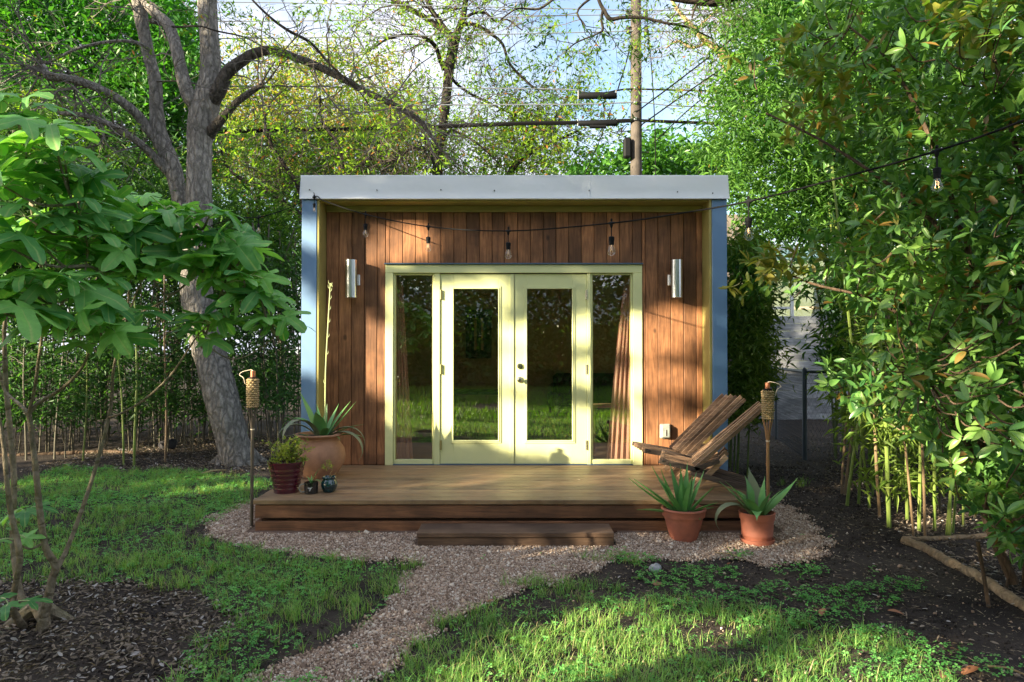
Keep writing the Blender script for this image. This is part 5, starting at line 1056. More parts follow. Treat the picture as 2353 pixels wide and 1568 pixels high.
thicket('bamboo_thicket', 'dark bamboo foliage behind the laurel on the right', [(1980, 380), (2060, 60), (2120, -80), (2800, -80), (2700, 1000), (2250, 1000), (2050, 800)], .2, 3.0, 1050, 46, .42, .12, .015, M['l_bamboo_d'], 0, None)
RC = [(1934, 1134, 1950, 905, .014, 'culm_brown'), (1941, 1137, 1968, 900, .014, 'culm_brown'), (1946, 1162, 1990, 870, .016, 'culm_green'), (1973, 1158, 1985, 880, .014, 'culm_green'), (2022, 1191, 2006, 900, .014, 'culm_brown'), (2043, 1212, 2026, 860, .018, 'culm_green'), (2100, 1239, 2070, 950, .009, 'culm_brown'), (2112, 1222, 2112, 860, .014, 'culm_green'), (2126, 1238, 2118, 960, .011, 'culm_brown'), (2148, 1220, 2148, 900, .013, 'culm_green'), (2175, 1232, 2196, 930, .010, 'culm_green'), (2182, 1237, 2185, 900, .011, 'culm_green'), (2189, 1225, 2215, 920, .010, 'culm_green'), (2085, 1195, 2083, 880, .015, 'culm_green'), (2058, 1165, 2062, 860, .012, 'culm_green'), (2030, 1150, 2034, 850, .013, 'culm_dark'), (2005, 1140, 2012, 850, .011, 'culm_green'), (2160, 1180, 2166, 880, .012, 'culm_dark'), (2212, 1210, 2222, 900, .012, 'culm_green'), (2240, 1190, 2246, 880, .012, 'culm_dark'), (2274, 1200, 2270, 880, .014, 'culm_brown')]
nr = {0: 'leftmost brown cane of the right clump beside the soil path', 1: 'second brown cane of the right clump beside the soil path', 2: 'green cane leaning right beside the brown pair', 4: 'brown cane left of the thickest green cane', 5: 'thickest yellow green cane in the right clump', 6: 'thin brown cane slanting left of the straight green cane', 7: 'straight green cane right of the thin slanting brown one'}
for i, (a, b_, c_, d_, r, m) in enumerate(RC): culm(a, b_, c_, d_, r, M[m], 'bamboo_cane', nr.get(i) or cane_label(a, RC, nr, 'right clump by the log'), 'canes in the right clump', M['l_bamboo_y'] if i % 3 == 0 else None, top=2.3)
mb = MB()
for i in range(70):
    X_ = RNG.uniform(3.0, 6.5); Y_ = RNG.uniform(-.9, 3.0)
    qx_ = to_px(np.array([X_, Y_, 1.0]))[0]
    if qx_ < 1915: continue
    mb.tube([(X_, Y_, 0), (X_ + RNG.normal() * .1, Y_, 1.3), (X_ - abs(RNG.normal()) * .35, Y_ - .1, 3.3)], RNG.uniform(.007, .013), 5, False)
for i in range(16):
    X_ = RNG.uniform(2.32, 2.75); Y_ = RNG.uniform(.6, 1.6); mb.tube([(X_, Y_, 0), (X_ + .05, Y_, 1.2), (X_ + RNG.uniform(0, .35), Y_, 2.6)], RNG.uniform(.006, .011), 5, False)
o = mb.build('cane_stand', M['culm_green'], None); stuff(o); tag(o, 'slender canes behind the right clump and beside the studio', 'bamboo')

# ================================================================== FENCES AT RIGHT
fb = thing('board_fence', 'grey weathered fence of horizontal boards beyond the wire fence', 'fence', (5.8, 7.2, 0)); Yf = 7.2
zt = P(1800, 727, Yf)[2]; zb = 0.0; z = zt; sx0, sx1 = P(1742, 800, Yf)[0], 11.5
while z > zb + .05:
    h = .158; MB().box(sx0 + random.uniform(-.01, .01), sx1, Yf - .012 + random.uniform(-.004, .004), Yf + .012, z - h + .006, z, .004).build('board', M['fence_grey'], fb); z -= h
for x in (sx0 + .05, 7.6, 9.6): MB().box(x, x + .09, Yf + .014, Yf + .10, 0, zt - .02).build('post', M['fence_grey'], fb)
fo = thing('picket_fence', 'old dark vertical plank fence just right of the blue side wall', 'fence', (P(1690, 700, 7.6)[0], 7.6, 0)); zt = P(1690, 494, 7.6)[2]
x = P(1655, 600, 7.6)[0]
for i in range(5): MB().box(x, x + .13, 7.59, 7.61, 0, zt + random.uniform(-.01, .01), .004).build('plank', M['fence_old'], fo); x += .136
gl_ = thing('greenhouse', 'white framed greenhouse with dull panes behind the board fence', 'greenhouse', (6.5, 9.2, 0)); Yg = 8.6
def gpx(a, b): return P(a, b, Yg)
x0_, x1_, xm = gpx(1709, 600)[0], gpx(2060, 600)[0], gpx(1819, 600)[0]; z1_, z0_ = gpx(1709, 570)[2], .0; zm = gpx(1709, 708)[2]
for a, b in ((x0_, x0_ + .05), (xm - .035, xm + .035), (x1_ - .07, x1_)): MB().box(a, b, Yg - .03, Yg + .03, z0_, z1_).build('frame_post', M['white_paint'], gl_)
MB().box(x0_ + .051, x1_, Yg - .025, Yg + .025, z1_ - .05, z1_ - .001).build('frame_rail', M['white_paint'], gl_); MB().box(x0_ + .051, xm - .036, Yg - .02, Yg + .02, zm - .03, zm + .03).build('frame_rail', M['white_paint'], gl_)
for a, b in ((x0_ + .051, xm - .036), (xm + .036, x1_ - .071)): MB().box(a, b, Yg - .004, Yg + .004, zm + .031, z1_ - .051).build('pane', M['greenglass'], gl_); MB().box(a, b, Yg - .004, Yg + .004, .05, zm - .031).build('pane', M['greenglass'], gl_)
MB().box(x0_, x1_, Yg + 1.4, Yg + 1.44, 0, z1_ - .1).build('back_panel', M['siding_far'], gl_)
# chain link
cf = thing('chain_link_fence', 'grey chain link fence with a steel top rail right of the studio', 'fence', (4.0, 1.9, 0))
pA, pB, pC = np.array([4.8, 6.2, 0]), np.array([3.93, 1.95, 0]), np.array([7.2, 1.2, 0])
for q, nm in ((pA, 0), (pB, 1), ((pA + pB) / 2, 0), (pC, 0)):
    MB().tube([q, q + (0, 0, 1.21), q + (0, 0, 1.24)], [.03, .03, .01] if nm else [.022, .022, .01], 12).build('post', M['galv'], cf, True)
MB().tube([pA + (0, 0, 1.18), pB + (0, 0, 1.18)], .02, 10).build('top_rail', M['galv'], cf, True); MB().tube([pB + (0, 0, 1.18), pC + (0, 0, 1.18)], .02, 10).build('top_rail', M['galv'], cf, True)
mb = MB(); pit = .052; Hh_ = 1.17
for a, b in ((pA, pB), (pB, pC)):
    L0 = np.linalg.norm(b - a); u = (b - a) / L0; nrm = np.array([-u[1], u[0], 0]); nw = int(L0 / pit)
    for i in range(nw):
        for sgn in (1, -1):
            pts_ = []; steps = int(Hh_ / pit)
            # one wire zigzags up the fence; its mirror interlocks with it
            s0 = i * pit; off = 0 if sgn == 1 else pit / 2
            for j in range(steps + 1): pts_.append(a + u * min(L0, max(0, s0 + (pit / 2 if (j % 2 == (sgn > 0)) else 0) + off)) + (0, 0, .02 + j * pit) + nrm * (.002 * sgn))
            mb.tube(pts_, .0016, 3, False)
o = mb.build('wire_mesh', M['galv'], cf); o['kind'] = 'stuff'

# ================================================================== FIG TREE (near left)
def fig_template(seed):
    rr = np.random.default_rng(seed); lobes = [(-120, .62, 24), (-60, .86, 20), (0, 1.02, 20), (60, .86, 20), (120, .62, 24)]; angs = []
    base = set(np.round(np.linspace(-172, 172, 60), 1)); 
    for a, _, _ in lobes: base |= {a - 2.4, float(a), a + 2.4}
    angs = sorted(base); nr = 7; deep = rr.uniform(.45, .95); V = [(0, 0, 0)]; A = [1.0]
    for k in range(1, nr + 1):
        f = k / nr
        for a in angs:
            r = .30
            for la, lr, lw in lobes: r = max(r, lr * math.exp(-(abs(a - la) / (lw * (1.55 - .4 * deep))) ** 2.6))
            r = max(r, .50 * (1 - deep) + .30); r *= 1 + .035 * math.sin(a * .31 + seed) + .02 * math.sin(a * .9)
            rad = r * f; t = R(a); x, y = math.sin(t) * rad, math.cos(t) * rad
            vein = max(math.exp(-((a - la) / 1.3) ** 2) for la, _, _ in lobes); fold = min(abs(a - la) for la, _, _ in lobes) / 30
            z = -.34 * rad ** 2 + .10 * min(fold, 1) * rad + .025 * math.sin(x * 9 + seed) * f + .02 * math.sin(y * 11 + x * 5)
            V.append((x, y, z)); side = max((abs(math.sin(rad * 26 + abs(a - la) * .05)) > .97) * 0.0 for la, _, _ in lobes); A.append(vein)
    n = len(angs); F = []
    for i in range(n - 1): F.append((0, 1 + i + 1, 1 + i))
    T = [tuple(f) for f in F]
    for k in range(nr - 1):
        for i in range(n - 1): a = 1 + k * n + i; b = a + n; T += [(a, a + 1, b + 1), (a, b + 1, b)]
    me = bpy.data.meshes.new('fig_leaf'); me.from_pydata(V, [], T); me.polygons.foreach_set('use_smooth', np.ones(len(me.polygons), bool)); at = me.attributes.new('vein', 'FLOAT', 'POINT'); at.data.foreach_set('value', np.array(A, np.float32)); me.materials.append(M['l_fig']); me.update(); return me
FM = [fig_template(s) for s in (1, 5, 9, 14, 22)]
def place(me, name, parent, pos, ydir, up, scale, rollj=.3):
    y = np.asarray(ydir, float); y = y / np.linalg.norm(y); u = np.asarray(up, float) + RNG.normal(size=3) * rollj; x = np.cross(y, u); x /= np.linalg.norm(x); z = np.cross(x, y)
    o = bpy.data.objects.new(name, me); COL.objects.link(o); attach(o, parent)
    m = Matrix(((x[0], y[0], z[0], pos[0]), (x[1], y[1], z[1], pos[1]), (x[2], y[2], z[2], pos[2]), (0, 0, 0, 1))); o.matrix_basis = m @ Matrix.Diagonal((scale * RNG.uniform(.85, 1.15), scale, scale, 1)); return o
fb0 = G(88, 1432); fig = thing('fig_tree', 'multi stemmed fig tree with big lobed leaves at the left', 'tree', fb0)
def fl(spec, nm='stem', n=10):
    mb = MB(); A = []
    for px, py, w, d in spec: A.append([*PD(px, py, d), w * .58 * d / FPX / 2])
    A = catmull(A, 5); mb.tube(A[:, :3], A[:, 3], n, True, .08); mb.build(nm, M['bark_fig'], fig, True); return A
D0 = 3.65
S = []
S.append(fl([(95, 1450, 44, D0), (105, 1400, 38, D0), (120, 1330, 30, D0), (128, 1300, 30, D0), (105, 1260, 26, D0 - .05), (92, 1180, 24, D0 - .1), (80, 1060, 22, D0 - .1), (66, 950, 20, D0 - .1)]))
S.append(fl([(66, 950, 18, D0 - .1), (90, 925, 14, D0 - .1), (140, 895, 13, D0 - .15), (185, 850, 11, D0 - .2), (210, 800, 9, D0 - .25), (250, 740, 8, D0 - .3), (275, 690, 7, D0 - .3)]))
S.append(fl([(66, 950, 16, D0 - .1), (40, 925, 12, D0), (12, 900, 11, D0 + .1), (0, 860, 10, D0 + .1), (-20, 760, 9, D0 + .1), (-30, 560, 7, D0)]))
S.append(fl([(66, 948, 14, D0 - .1), (78, 900, 12, D0 - .15), (88, 830, 12, D0 - .2), (98, 740, 11, D0 - .2), (92, 600, 9, D0 - .2), (70, 470, 8, D0 - .3), (60, 360, 6, D0 - .3), (48, 270, 5, D0 - .4)]))
S.append(fl([(128, 1310, 22, D0), (150, 1270, 17, D0 + .05), (185, 1180, 16, D0 + .1), (215, 1090, 15, D0 + .15), (240, 1000, 14, D0 + .2), (255, 930, 13, D0 + .2), (262, 840, 11, D0 + .15), (290, 740, 10, D0 + .1), (300, 640, 8, D0), (330, 560, 7, D0), (345, 500, 6, D0)]))
S.append(fl([(250, 960, 11, D0 + .2), (290, 945, 9, D0 + .15), (340, 912, 9, D0 + .1), (390, 865, 9, D0 + .1), (425, 815, 8, D0 + .05), (455, 770, 6, D0), (480, 745, 5, D0)]))
S.append(fl([(255, 745, 9, D0 + .05), (330, 715, 8, D0), (380, 690, 8, D0), (430, 650, 8, D0), (465, 610, 7, D0), (475, 560, 6, D0)]))
S.append(fl([(455, 770, 5, D0), (500, 812, 5, D0), (545, 825, 5, D0), (600, 800, 5, D0), (635, 770, 4, D0)]))
S.append(fl([(465, 745, 5, D0), (500, 690, 6, D0 - .05), (520, 640, 5, D0 - .05), (530, 600, 5, D0 - .1)]))
S.append(fl([(500, 700, 5, D0), (560, 680, 5, D0), (620, 690, 4, D0)]))
S.append(fl([(60, 1450, 30, D0 + .1), (30, 1400, 26, D0 - .1), (38, 1330, 22, D0 - .2), (45, 1270, 24, D0 - .25), (25, 1180, 20, D0 - .25), (15, 1100, 18, D0 - .3), (5, 1000, 16, D0 - .3), (-30, 850, 13, D0 - .3)]))
S.append(fl([(80, 1440, 30, D0 + .15), (50, 1380, 26, D0 + .2), (30, 1250, 22, D0 + .3), (32, 1100, 22, D0 + .3), (22, 980, 20, D0 + .3), (12, 850, 18, D0 + .3), (20, 700, 12, D0 + .25), (120, 560, 9, D0 + .2), (180, 440, 6, D0 + .1)]))
S.append(fl([(98, 740, 8, D0 - .2), (150, 690, 7, D0 - .3), (190, 640, 7, D0 - .4), (200, 560, 6, D0 - .4), (170, 470, 5, D0 - .4)]))
S.append(fl([(290, 740, 7, D0 + .1), (330, 640, 6, D0), (410, 560, 6, D0), (450, 520, 5, D0)]))
mb = MB()
for a in (200, 320, 20, 110): a = R(a); mb.tube([fb0 + (0, 0, .1), fb0 + (math.cos(a) * .1, math.sin(a) * .1, .03), fb0 + (math.cos(a) * .2, math.sin(a) * .2, -.03)], [.045, .03, .012], 8, False)
mb.build('root_flare', M['bark_fig'], fig, True)
# shoots: (px, py, distance, leaf count, size)
SH = [(40, 262, 3.2, 5, .17), (20, 300, 3.3, 5, .17), (120, 300, 3.1, 4, .17), (60, 360, 3.2, 6, .17), (150, 380, 3.2, 6, .17), (10, 430, 3.1, 5, .17), (100, 440, 3.3, 6, .17), (190, 430, 3.3, 6, .17), (60, 500, 3.1, 5, .17), (180, 500, 3.2, 5, .16), (230, 470, 3.4, 5, .16), (20, 570, 3.0, 6, .18), (110, 580, 3.2, 5, .17), (200, 560, 3.3, 6, .17), (270, 545, 3.5, 6, .17),
      (320, 520, 3.6, 5, .16), (350, 560, 3.6, 6, .17), (420, 510, 3.6, 6, .16), (450, 545, 3.6, 6, .16), (480, 500, 3.6, 4, .14), (520, 560, 3.6, 5, .15), (400, 610, 3.6, 5, .16), (470, 600, 3.6, 6, .16), (530, 600, 3.6, 5, .15), (560, 640, 3.6, 4, .15), (300, 600, 3.4, 6, .17), (240, 640, 3.3, 6, .17), (160, 660, 3.1, 6, .18), (60, 660, 3.0, 6, .18), (10, 720, 2.9, 5, .19), (90, 720, 3.1, 4, .18), (190, 740, 3.1, 5, .17), (250, 780, 3.2, 6, .17), (310, 720, 3.4, 4, .15), (160, 770, 3.2, 4, .17),
      (480, 745, 3.65, 7, .13), (545, 700, 3.65, 5, .13), (600, 690, 3.65, 5, .13), (640, 755, 3.65, 6, .13), (455, 775, 3.65, 3, .12), (620, 700, 3.7, 4, .12), (520, 655, 3.6, 5, .14), (350, 640, 3.5, 4, .15), (300, 470, 3.7, 4, .14), (380, 480, 3.7, 4, .14), (120, 520, 3.4, 4, .16), (560, 580, 3.7, 3, .13), (30, 1240, 3.5, 3, .10), (60, 1180, 3.9, 3, .12), (20, 1390, 3.3, 3, .12)]
allA = np.concatenate([a[:, :3] for a in S]); nleaf = 0; pm = MB()
for px, py, d, cnt, sz in SH:
    e = PD(px, py, d); j = int(np.argmin(np.linalg.norm(allA - e, axis=1) + np.where(allA[:, 2] > e[2] - .03, .25, 0))); s0 = allA[j]
    mid = (s0 + e) / 2 + (0, 0, -.04); MB().tube(catmull([s0, mid, e], 5), np.linspace(.008, .005, 11), 6).build('shoot', M['bark_fig'], fig, True)
    a0 = RNG.uniform(0, 6.28)
    for k in range(int(cnt * 1.15)):
        if nleaf >= 285: break
        a = a0 + k * 2.4; out_ = np.array([math.cos(a), math.sin(a), RNG.uniform(-.05, .75)]); out_ /= np.linalg.norm(out_); ln = RNG.uniform(.06, .13) * sz / .16; q = e + out_ * ln + (0, 0, RNG.uniform(-.02, .03))
        pm.tube(catmull([e, e + out_ * ln * .5 + (0, 0, .012), q], 3), [.003] * 6 + [.0022], 5)
        dirv = np.array([out_[0], out_[1], RNG.uniform(-.55, .2)]); place(FM[RNG.integers(5)], 'leaf', fig, q, dirv, (0, -.25, 1), sz * RNG.uniform(.70, 1.2), .42); nleaf += 1
o = pm.build('petioles', M['stalk'], fig); o['kind'] = 'stuff'; print('fig leaves', nleaf)

# ================================================================== LAUREL (near right)
def laurel_template(curl, wd):
    V = []; n = 7
    for i in range(n):
        t = i / (n - 1); w = wd * (math.sin(math.pi * min(1, t * .93 + .05)) ** .75) * (.92 if t < .9 else .5); z = -curl * t * t
        for s_ in (-1, -.5, 0, .5, 1): V.append((s_ * w, t, z + abs(s_) * w * .35))
    F = [(i * 5 + j, i * 5 + j + 1, (i + 1) * 5 + j + 1, (i + 1) * 5 + j) for i in range(n - 1) for j in range(4)]
    me = bpy.data.meshes.new('laurel_leaf'); me.from_pydata(V, [], F); me.polygons.foreach_set('use_smooth', np.ones(len(me.polygons), bool)); me.materials.append(M['l_laurel']); me.update(); return me
LM = [laurel_template(.10, .17), laurel_template(.25, .19), laurel_template(.02, .16), laurel_template(.35, .18)]
lb = G(2300, 1350) + (.35, .3, 0); lau = thing('laurel_shrub', 'tall glossy leaved evergreen shrub at the right edge', 'shrub', lb)
LPOLY = [(1700, 130), (1860, -40), (2420, -60), (2500, 500), (2500, 1260), (2330, 1270), (2210, 1130), (2130, 1010), (1960, 950), (1890, 900), (1900, 840), (2010, 790), (1980, 700), (1850, 690), (1700, 650), (1690, 590), (1800, 560), (1960, 480), (1800, 330)]
# framework
mb = MB(); tw = []
def lpt(px, py, d): return PD(px, py, d)
LS = [[(2330, 1340, 4.3), (2270, 1200, 4.3), (2250, 1050, 4.2), (2300, 850, 4.1), (2230, 600, 4.1), (2150, 350, 4.2), (2050, 150, 4.3), (1950, 60, 4.4)], [(2360, 1345, 4.3), (2380, 1100, 4.1), (2330, 800, 3.9), (2360, 500, 3.8), (2300, 200, 3.8), (2250, 0, 3.9)], [(2275, 1210, 4.3), (2210, 1000, 4.4), (2080, 900, 4.5), (1950, 880, 4.6)], [(2300, 830, 4.1), (2150, 780, 4.3), (2010, 690, 4.5), (1860, 650, 4.7), (1730, 590, 4.9)], [(2200, 560, 4.1), (2050, 430, 4.3), (1900, 330, 4.5), (1760, 260, 4.7)], [(2380, 1100, 4.1), (2340, 1180, 3.9), (2300, 1230, 3.8)], [(2250, 1060, 4.2), (2180, 950, 4.1), (2120, 850, 4.0)]]
for sp in LS: A = catmull([lpt(*q) for q in sp], 6); mb.tube(A, np.linspace(.030 if sp[0][1] > 1300 else .014, .006, len(A)), 8, True, .08); tw.append(A)
mb.build('stems', M['bark_small'], lau, True)
TW = np.concatenate(tw)
# whorled leaf clusters, nearest ones as single leaves
def lz(px, py): return np.interp(px, [1680, 1900, 2100, 2353, 2500], [4.9, 4.5, 3.9, 3.3, 3.1])
cl = []
while len(cl) < 150:
    px, py = RNG.uniform(1700, 2460), RNG.uniform(-40, 1270)
    if not inpoly(np.array([px]), np.array([py]), LPOLY)[0]: continue
    w = .25 + .75 * (px > 2050) * (py > 480) + .3 * (py < 250); 
    if RNG.random() > w: continue
    cl.append((px, py, lz(px, py) + RNG.uniform(-.25, .15)))
nl = 0; tm_ = MB()
for px, py, d in cl:
    e = PD(px, py, d); j = int(np.argmin(np.linalg.norm(TW - e, axis=1))); s0 = TW[j]; q_ = s0 - e; L1 = np.linalg.norm(q_); s0 = e + q_ * min(1, .22 / max(L1, 1e-6)) + (0, .05, -.03); tm_.tube(catmull([s0, (s0 + e) / 2 + (0, .03, -.03), e], 3), np.linspace(.005, .003, 7), 5, False)
    ax0 = np.array([-.5, -.5, .55]) + RNG.normal(size=3) * .45; ax0 /= np.linalg.norm(ax0); vis = -60 < px < 2400
    for k in range(RNG.integers(5, 8)):
        if nl >= 298: break
        o_ = RNG.normal(size=3); o_ -= ax0 * o_.dot(ax0); o_ /= np.linalg.norm(o_); dv = o_ * RNG.uniform(.8, 1.1) + ax0 * RNG.uniform(.15, .8); sz = RNG.uniform(.075, .115)
        if px < 2353: place(LM[RNG.integers(4)], 'leaf', lau, e + dv * .012, dv, ax0, sz, .35); nl += 1
tm_.build('twigs', M['bark_small'], lau)['kind'] = 'stuff'; print('laurel', nl)
# the many smaller leaves behind and between
tpl6 = []; 
LT = (np.array([(0, 0, 0), (.17, .3, .05), (.0, .35, .0), (-.17, .3, .05), (.15, .7, .03), (-.15, .7, .03), (0, 1, -.08)]), np.array([(0, 1, 2), (0, 2, 3), (1, 4, 2), (2, 5, 3), (2, 4, 6), (2, 6, 5)]))
xs = []; 
while sum(len(a) for a in xs) < 3200:
    x = RNG.uniform(1690, 2620, 4000); y = RNG.uniform(-80, 1290, 4000); k = inpoly(x, y, LPOLY + []) | ((x > 2350) & (y < 1290)); k &= RNG.random(4000) < np.clip((x - 1650) / 500, .22, 1)
    xs.append(np.array([PD(a, b, lz(a, b) + RNG.uniform(.05, 1.3)) for a, b in zip(x[k], y[k])]))
C = np.concatenate(xs)[:3200]; pos = np.repeat(C, 7, axis=0); axv = np.repeat(np.array([-.4, -.4, .5]) + RNG.normal(size=C.shape) * .5, 7, axis=0); dv = RNG.normal(size=pos.shape) + axv * .5
dv /= np.linalg.norm(dv, axis=1, keepdims=True); pos = pos + dv * .015; s = RNG.uniform(.07, .105, len(pos)); Mx = frames(dv, (0, -.2, 1), .5) * s[:, None, None]
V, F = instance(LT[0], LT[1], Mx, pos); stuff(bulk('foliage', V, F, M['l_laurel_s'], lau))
C = np.array([PD(a, b, c_) for a, b, c_ in zip(RNG.normal(1880, 60, 60), RNG.normal(190, 70, 60), RNG.uniform(4.3, 4.8, 60))][:36] + [PD(a, b, c_) for a, b, c_ in zip(RNG.normal(1790, 55, 45), RNG.normal(615, 28, 45), RNG.uniform(4.6, 4.9, 45))][:26] + [PD(a, b, c_) for a, b, c_ in zip(RNG.normal(2270, 60, 30), RNG.normal(30, 40, 30), RNG.uniform(3.4, 3.9, 30))])
pos = np.repeat(C, 7, axis=0); dv = RNG.normal(size=pos.shape) + np.array([-.3, -.3, .1]); dv /= np.linalg.norm(dv, axis=1, keepdims=True); Mx = frames(dv, (0, -.2, 1), .5) * RNG.uniform(.075, .11, len(pos))[:, None, None]
V, F = instance(LT[0], LT[1], Mx, pos); stuff(bulk('young_foliage', V, F, M['l_laurel_red'], lau))

# ================================================================== SMALL GROUND THINGS
def log(pts, r, label, mat='log'):
    A = catmull([G(*q) for q in pts], 6); A[:, 2] += r * .45; o = MB().tube(A, r * (1 + .12 * np.sin(np.arange(len(A)) * 1.7)), 12, True, .16).build('edging_log', M[mat], None, True); return tag(o, label, 'log', None)
log([(2076, 1246), (2130, 1268), (2190, 1302), (2260, 1338), (2330, 1386), (2450, 1450)], .034, 'pale log edging curving toward the lower right corner')
log([(2082, 1243), (2140, 1243), (2200, 1240), (2290, 1236)], .022, 'short thin log lying in front of the right canes')
log([(-60, 1052), (120, 1046), (240, 1041), (330, 1046)], .03, 'thin log lying on the ground in the left thicket', 'bark_small')
for pts, r, lab in (([(2272, 1395), (2262, 1330), (2255, 1290), (2247, 1245)], .011, 'thin brown stake standing on the log edging'), ([(2313, 1358), (2318, 1310), (2322, 1290)], .008, 'short brown stick right of the thin stake')):
    b = G(*pts[0]); d = b[1]; A = [b] + [P(a, c_, d) for a, c_ in pts[1:]]; tag(MB().tube(catmull(A, 4), r, 7, True, .15).build('stake', M['bark_small'], None, True), lab, 'stake')
for (px, py, px2, py2, r, lab) in ((460, 1092, 520, 1084, .012, 'pale fallen stick left of the leaning trunk'), (1210, 1470, 1260, 1440, .004, 'straw like twig lying across the lawn'), (2270, 1538, 2380, 1570, .005, 'long thin twig near the lower right corner'), (1640, 1275, 1720, 1292, .004, 'dry twig lying below the terracotta pots')):
    a, b = G(px, py), G(px2, py2); tag(MB().tube(catmull([a + (0, 0, .015), (a + b) / 2 + (0, .01, .03), b + (0, 0, .015)], 3), r, 5).build('fallen_twig', M['bark_tan'], None, True), lab, 'twig')
def rock(px, py, r, sq, mat, name, label, seed, cat='rock'):
    c = G(px, py); mb = MB(); mb.lathe([(r * math.sin(t), r * sq * (1 - math.cos(t)) * .5 * 2) for t in np.linspace(.05, 3.09, 12)], 18, (0, 0, 0)); V = mb.V[0]
    V = np.array([v * (1 + .35 * mnoise.noise(Vector(v / r * 1.1) + Vector((seed, 0, 0)))) for v in V]) + c + (0, 0, -.02); mb.V[0] = V; return tag(mb.build(name, M[mat], None, False), label, cat)
rock(386, 1032, .13, .62, 'rock', 'boulder', 'dark rounded rock on the ground left of the leaning trunk', 3)
rock(1506, 1312, .045, .7, 'fence_grey', 'stone_chunk', 'pale stone chunk at the right end of the step', 7); rock(1508, 1341, .035, .5, 'clay', 'stone_chunk', 'flat pinkish stone lying on the gravel by the step', 9)
dl = laurel_template(.2, .22); dl.materials.clear(); dl.materials.append(M['dead_leaf'])
for i, (px, py, s, lab) in enumerate(((2320, 1600, .05, ''), (1895, 1408, .075, 'russet dead leaf at the left of the clover patch'), (2250, 1545, .10, 'large reddish dead leaf on the soil at lower right'), (1780, 1440, .06, 'brown dead leaf among clover at right'), (2040, 1412, .08, 'brown dead leaf under the clover patch'), (2370, 1490, .07, ''), (1120, 1392, .045, 'rust coloured leaf lying on the gravel path'), (2170, 1560, .07, 'curled tan dead leaf near the bottom right'), (2185, 1500, .055, 'small tan dead leaf above the curled one'), (1673, 1305, .05, 'dry leaf lying beside the clover below the pots'))):
    if not lab: continue
    g = G(px, py); o = bpy.data.objects.new('dead_leaf', dl); COL.objects.link(o); o.location = Vector(g) + Vector((0, 0, .022)); o.rotation_euler = (RNG.uniform(-.3, .3), RNG.uniform(-.3, .3), RNG.uniform(0, 6.28)); o.scale = (s * 1.3, s, s); tag(o, lab, 'leaf')
# little weeds in the gravel
for px, py, lab in ((1210, 1250, 'tiny green weed growing against the step riser'), (1470, 1332, 'tiny seedling at the right end of the step')):
    w_ = G(px, py); w_[1] -= .02; t = thing('weed', lab, 'weed', w_)
    for az, el, ln in ((200, 40, .06), (250, 60, .05), (320, 30, .06), (0, 70, .08), (100, 60, .05)): mb = MB(); leaf_blade(mb, w_ + (0, -.01, .01), az, el, ln, .012, 50, .001, 5); mb.build('leaf', M['agave'], t)

# ================================================================== BEHIND THE CAMERA: lawn, garden trees with crowns cut to dapple the sun, neighbour house
n = 38000; X = RNG.uniform(-13, 9, n); Y = -7.6 - 13 * RNG.random(n) ** 1.3; k = vnoise(X, Y, 1.3, 4) > .25; X, Y = X[k], Y[k]; n = len(X)
blades('lawn', X, Y, gh(X, Y) * 0 - .05, RNG.uniform(.10, .20, n), RNG.uniform(.012, .022, n), RNG.uniform(.2, .9, n), M['grass_far'])
LIT = [([(838, 514), (1000, 514), (1012, 560), (1000, 612), (838, 625)], .93), ([(640, 530), (760, 530), (900, 570), (905, 640), (640, 590)], .95), ([(640, 640), (770, 660), (900, 740), (900, 905), (640, 880)], .95),
       ([(890, 640), (1175, 650), (1175, 1047), (1012, 1008), (890, 985)], .80), ([(1175, 740), (1640, 690), (1640, 1080), (1400, 1072), (1175, 1047)], .85), ([(1030, 636), (1170, 636), (1170, 700), (1060, 700)], .7)]
def lit_mask(u, w):
    px = CX + u * 217; py = 807 - (w - CAM_Z) * 217
    jx = (vnoise(u, w, 3.3, 2) - .5) * 26; jy = (vnoise(u, w, 2.7, 8) - .5) * 30; L0 = np.zeros(u.shape)
    for poly, v in LIT: L0 = np.maximum(L0, inpoly(px + jx, py + jy, poly) * v)
    for a, b, c_, d_ in ((1180, 905, 620, 16), (1180, 800, 330, 12)): L0 = np.where((np.abs(py - b - (px - a) * .06 - jy) < d_ * (1 + .6 * np.sin(px * .02))) & (px > 1150), L0 * .35, L0)
    L0 = np.where((py > 598 + (px - 700) * .14) & (py < 640 + (px - 700) * .14) & (px < 905), .12, L0)
    # deck and lawn seen by the same rays
    g = w < np.interp(u, [5.0, 5.7, 6.8, 8.1, 9.5], [-2.6, -1.68, -1.80, -2.0, -2.3]) + .14 * (vnoise(u, w, 4) - .5); g &= u > 5.78 + (-1.90 - w) * 1.5; L0 = np.where(g, .95, L0)
    dp = vnoise(u, w, 5.5, 21) > np.where(u > 7, .60, .58); dp |= (u > 5.0) & (u < 7.6) & (w > -.9) & (w < .7) & (vnoise(u, w, 6, 33) > .42); L0 = np.where(dp & (w < 1.6) & (w > -1.3) & ((u > 7) | ((u > 3.3) & (u < 7.6) & (w > -1.2) & (w < .7))), .75, L0)
    dk = (w < .25) & (w > -.42) & (u > 0.2) & (u < 4.2); L0 = np.where(dk, np.maximum(L0, .42 * (vnoise(u, w, 2.2, 6) > .40)), L0)
    bg_ = (vnoise(u, w, 1.6, 12) > .60); L0 = np.where((L0 == 0) & bg_ & (w > -1.3) & ((u < -2.4) | (u > 4.3)), .6, L0)
    return L0
groups = {i: [] for i in range(6)}; tot = 0
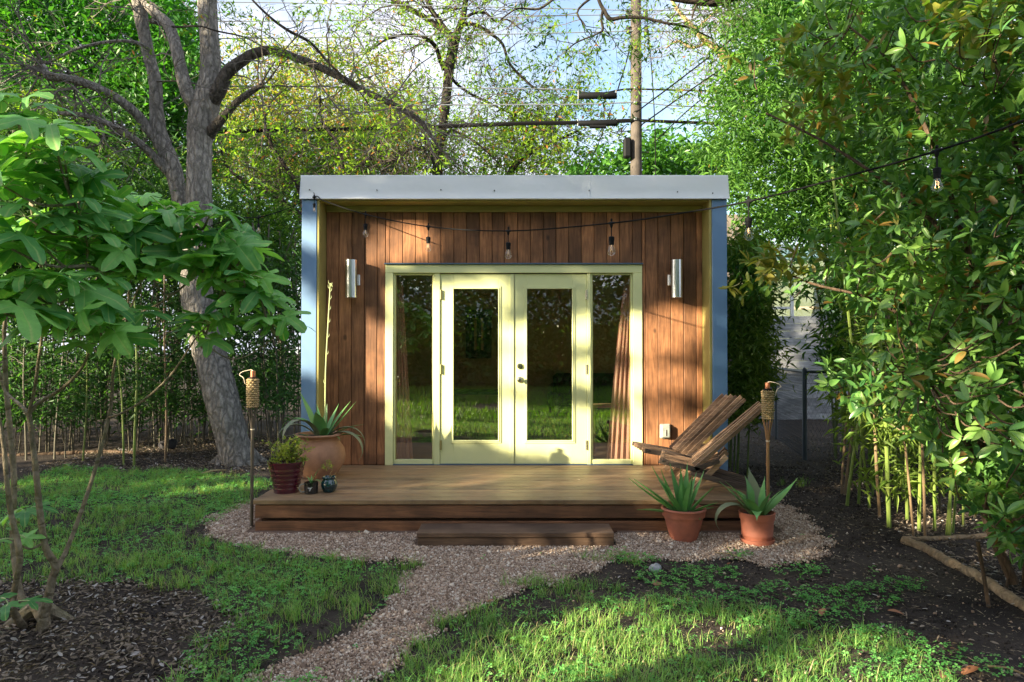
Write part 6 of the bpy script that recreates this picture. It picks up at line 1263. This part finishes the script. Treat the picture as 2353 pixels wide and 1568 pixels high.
while tot < 88000:
    m = 40000; u = RNG.uniform(-9, 13, m); w = RNG.uniform(-2.6, 7.4, m); t_ = RNG.uniform(16.2, 20.5, m)
    k = RNG.random(m) < np.clip(1 - 1.3 * lit_mask(u, w), 0, 1) ** 1.5; k &= (w < np.where(u < -4.2, 7.0, 3.4) + .4 * (vnoise(u, w, 1.0, 9) - .5)); u, w, t_ = u[k], w[k], t_[k]  # crowns shaped for the light: leaves left out where sun should pass
    pos = np.stack([u, 0 * u, w], -1) - SUN[None] * t_[:, None]; gi = np.clip(((u + 9) / 22 * 6).astype(int), 0, 5)
    for i in range(6): groups[i].append(pos[gi == i])
    tot += len(u)
for i in range(6):
    pos = np.concatenate(groups[i]); c0 = pos.mean(axis=0); t = thing('garden_tree', ('leftmost', 'second from the left', 'third from the left', 'third from the right', 'second from the right', 'rightmost')[i] + ' of the leafy trees opposite the studio, crowns cut to dapple the sun', 'tree', (c0[0], c0[1], -.05), 'trees opposite the studio')
    d = rdir(len(pos), 1.0, .2); leaves('crown', pos, d, .13, .09, M['l_tree_behind'], t, roll=1.2)
    mb = MB(); b = np.array([c0[0], c0[1], -.05]); mb.tube(catmull([b, b + (.1, 0, 1.2), b + (-.1, .1, 2.6), np.array([c0[0], c0[1], 4.1])], 5), np.linspace(.14, .05, 16), 10, True, .1)
    for j in range(8): e = pos[RNG.integers(len(pos))]; mb.tube(catmull([b + (0, 0, 2.0), (b + e) / 2 + (0, 0, 1.2), e], 4), np.linspace(.028, .008, 9), 6, False)
    mb.build('trunk', M['bark_dark'], t, True)
hs = thing('neighbour_house', 'tan house with a pale roof across the lawn, reflected in the glass', 'house', (-1, -25, 0))
MB().box(-9, 6, -30, -25, -.05, 2.7).build('wall', M['siding_far'], hs)
MB().add([(-9.5, -24.4, 2.71), (6.5, -24.4, 2.71), (6.5, -30.6, 2.71), (-9.5, -30.6, 2.71), (-9.5, -27.5, 4.6), (6.5, -27.5, 4.6)], [(0, 1, 5, 4), (2, 3, 4, 5), (0, 4, 3), (1, 2, 5), (3, 2, 1, 0)]).build('roof', M['roof_far'], hs)
for x in (-6.5, -3, 1.5, 4): MB().box(x, x + 1.1, -24.99, -24.94, 1.0, 2.1).build('window', M['sofa'], hs)
pos, C = clumps_px([(0, 0), (1, 0), (1, 1), (0, 1)], 0, 1, 2, 1, .1) if False else (None, None)
C = np.stack([RNG.uniform(-16, 16, 1700), RNG.uniform(-23.5, -20, 1700), RNG.uniform(.2, 8.5, 1700)], -1); C = C[(np.abs(C[:, 0] + 4.3) > .9) | (np.abs(C[:, 2] - 4.0) > .5)]  # hedge made tall and dense to keep sky out of the glass, gap for the roof
pos = (C[:, None] + RNG.normal(size=(len(C), 45, 3)) * .42).reshape(-1, 3); pos[:, 2] = np.maximum(pos[:, 2], 0); o = leaves('hedge', pos, rdir(len(pos), .8, .1), .24, .14, M['l_tree_behind'], None); tag(o, 'dark hedge across the opposite lawn, raised to darken the glass', 'hedge')
print('done')
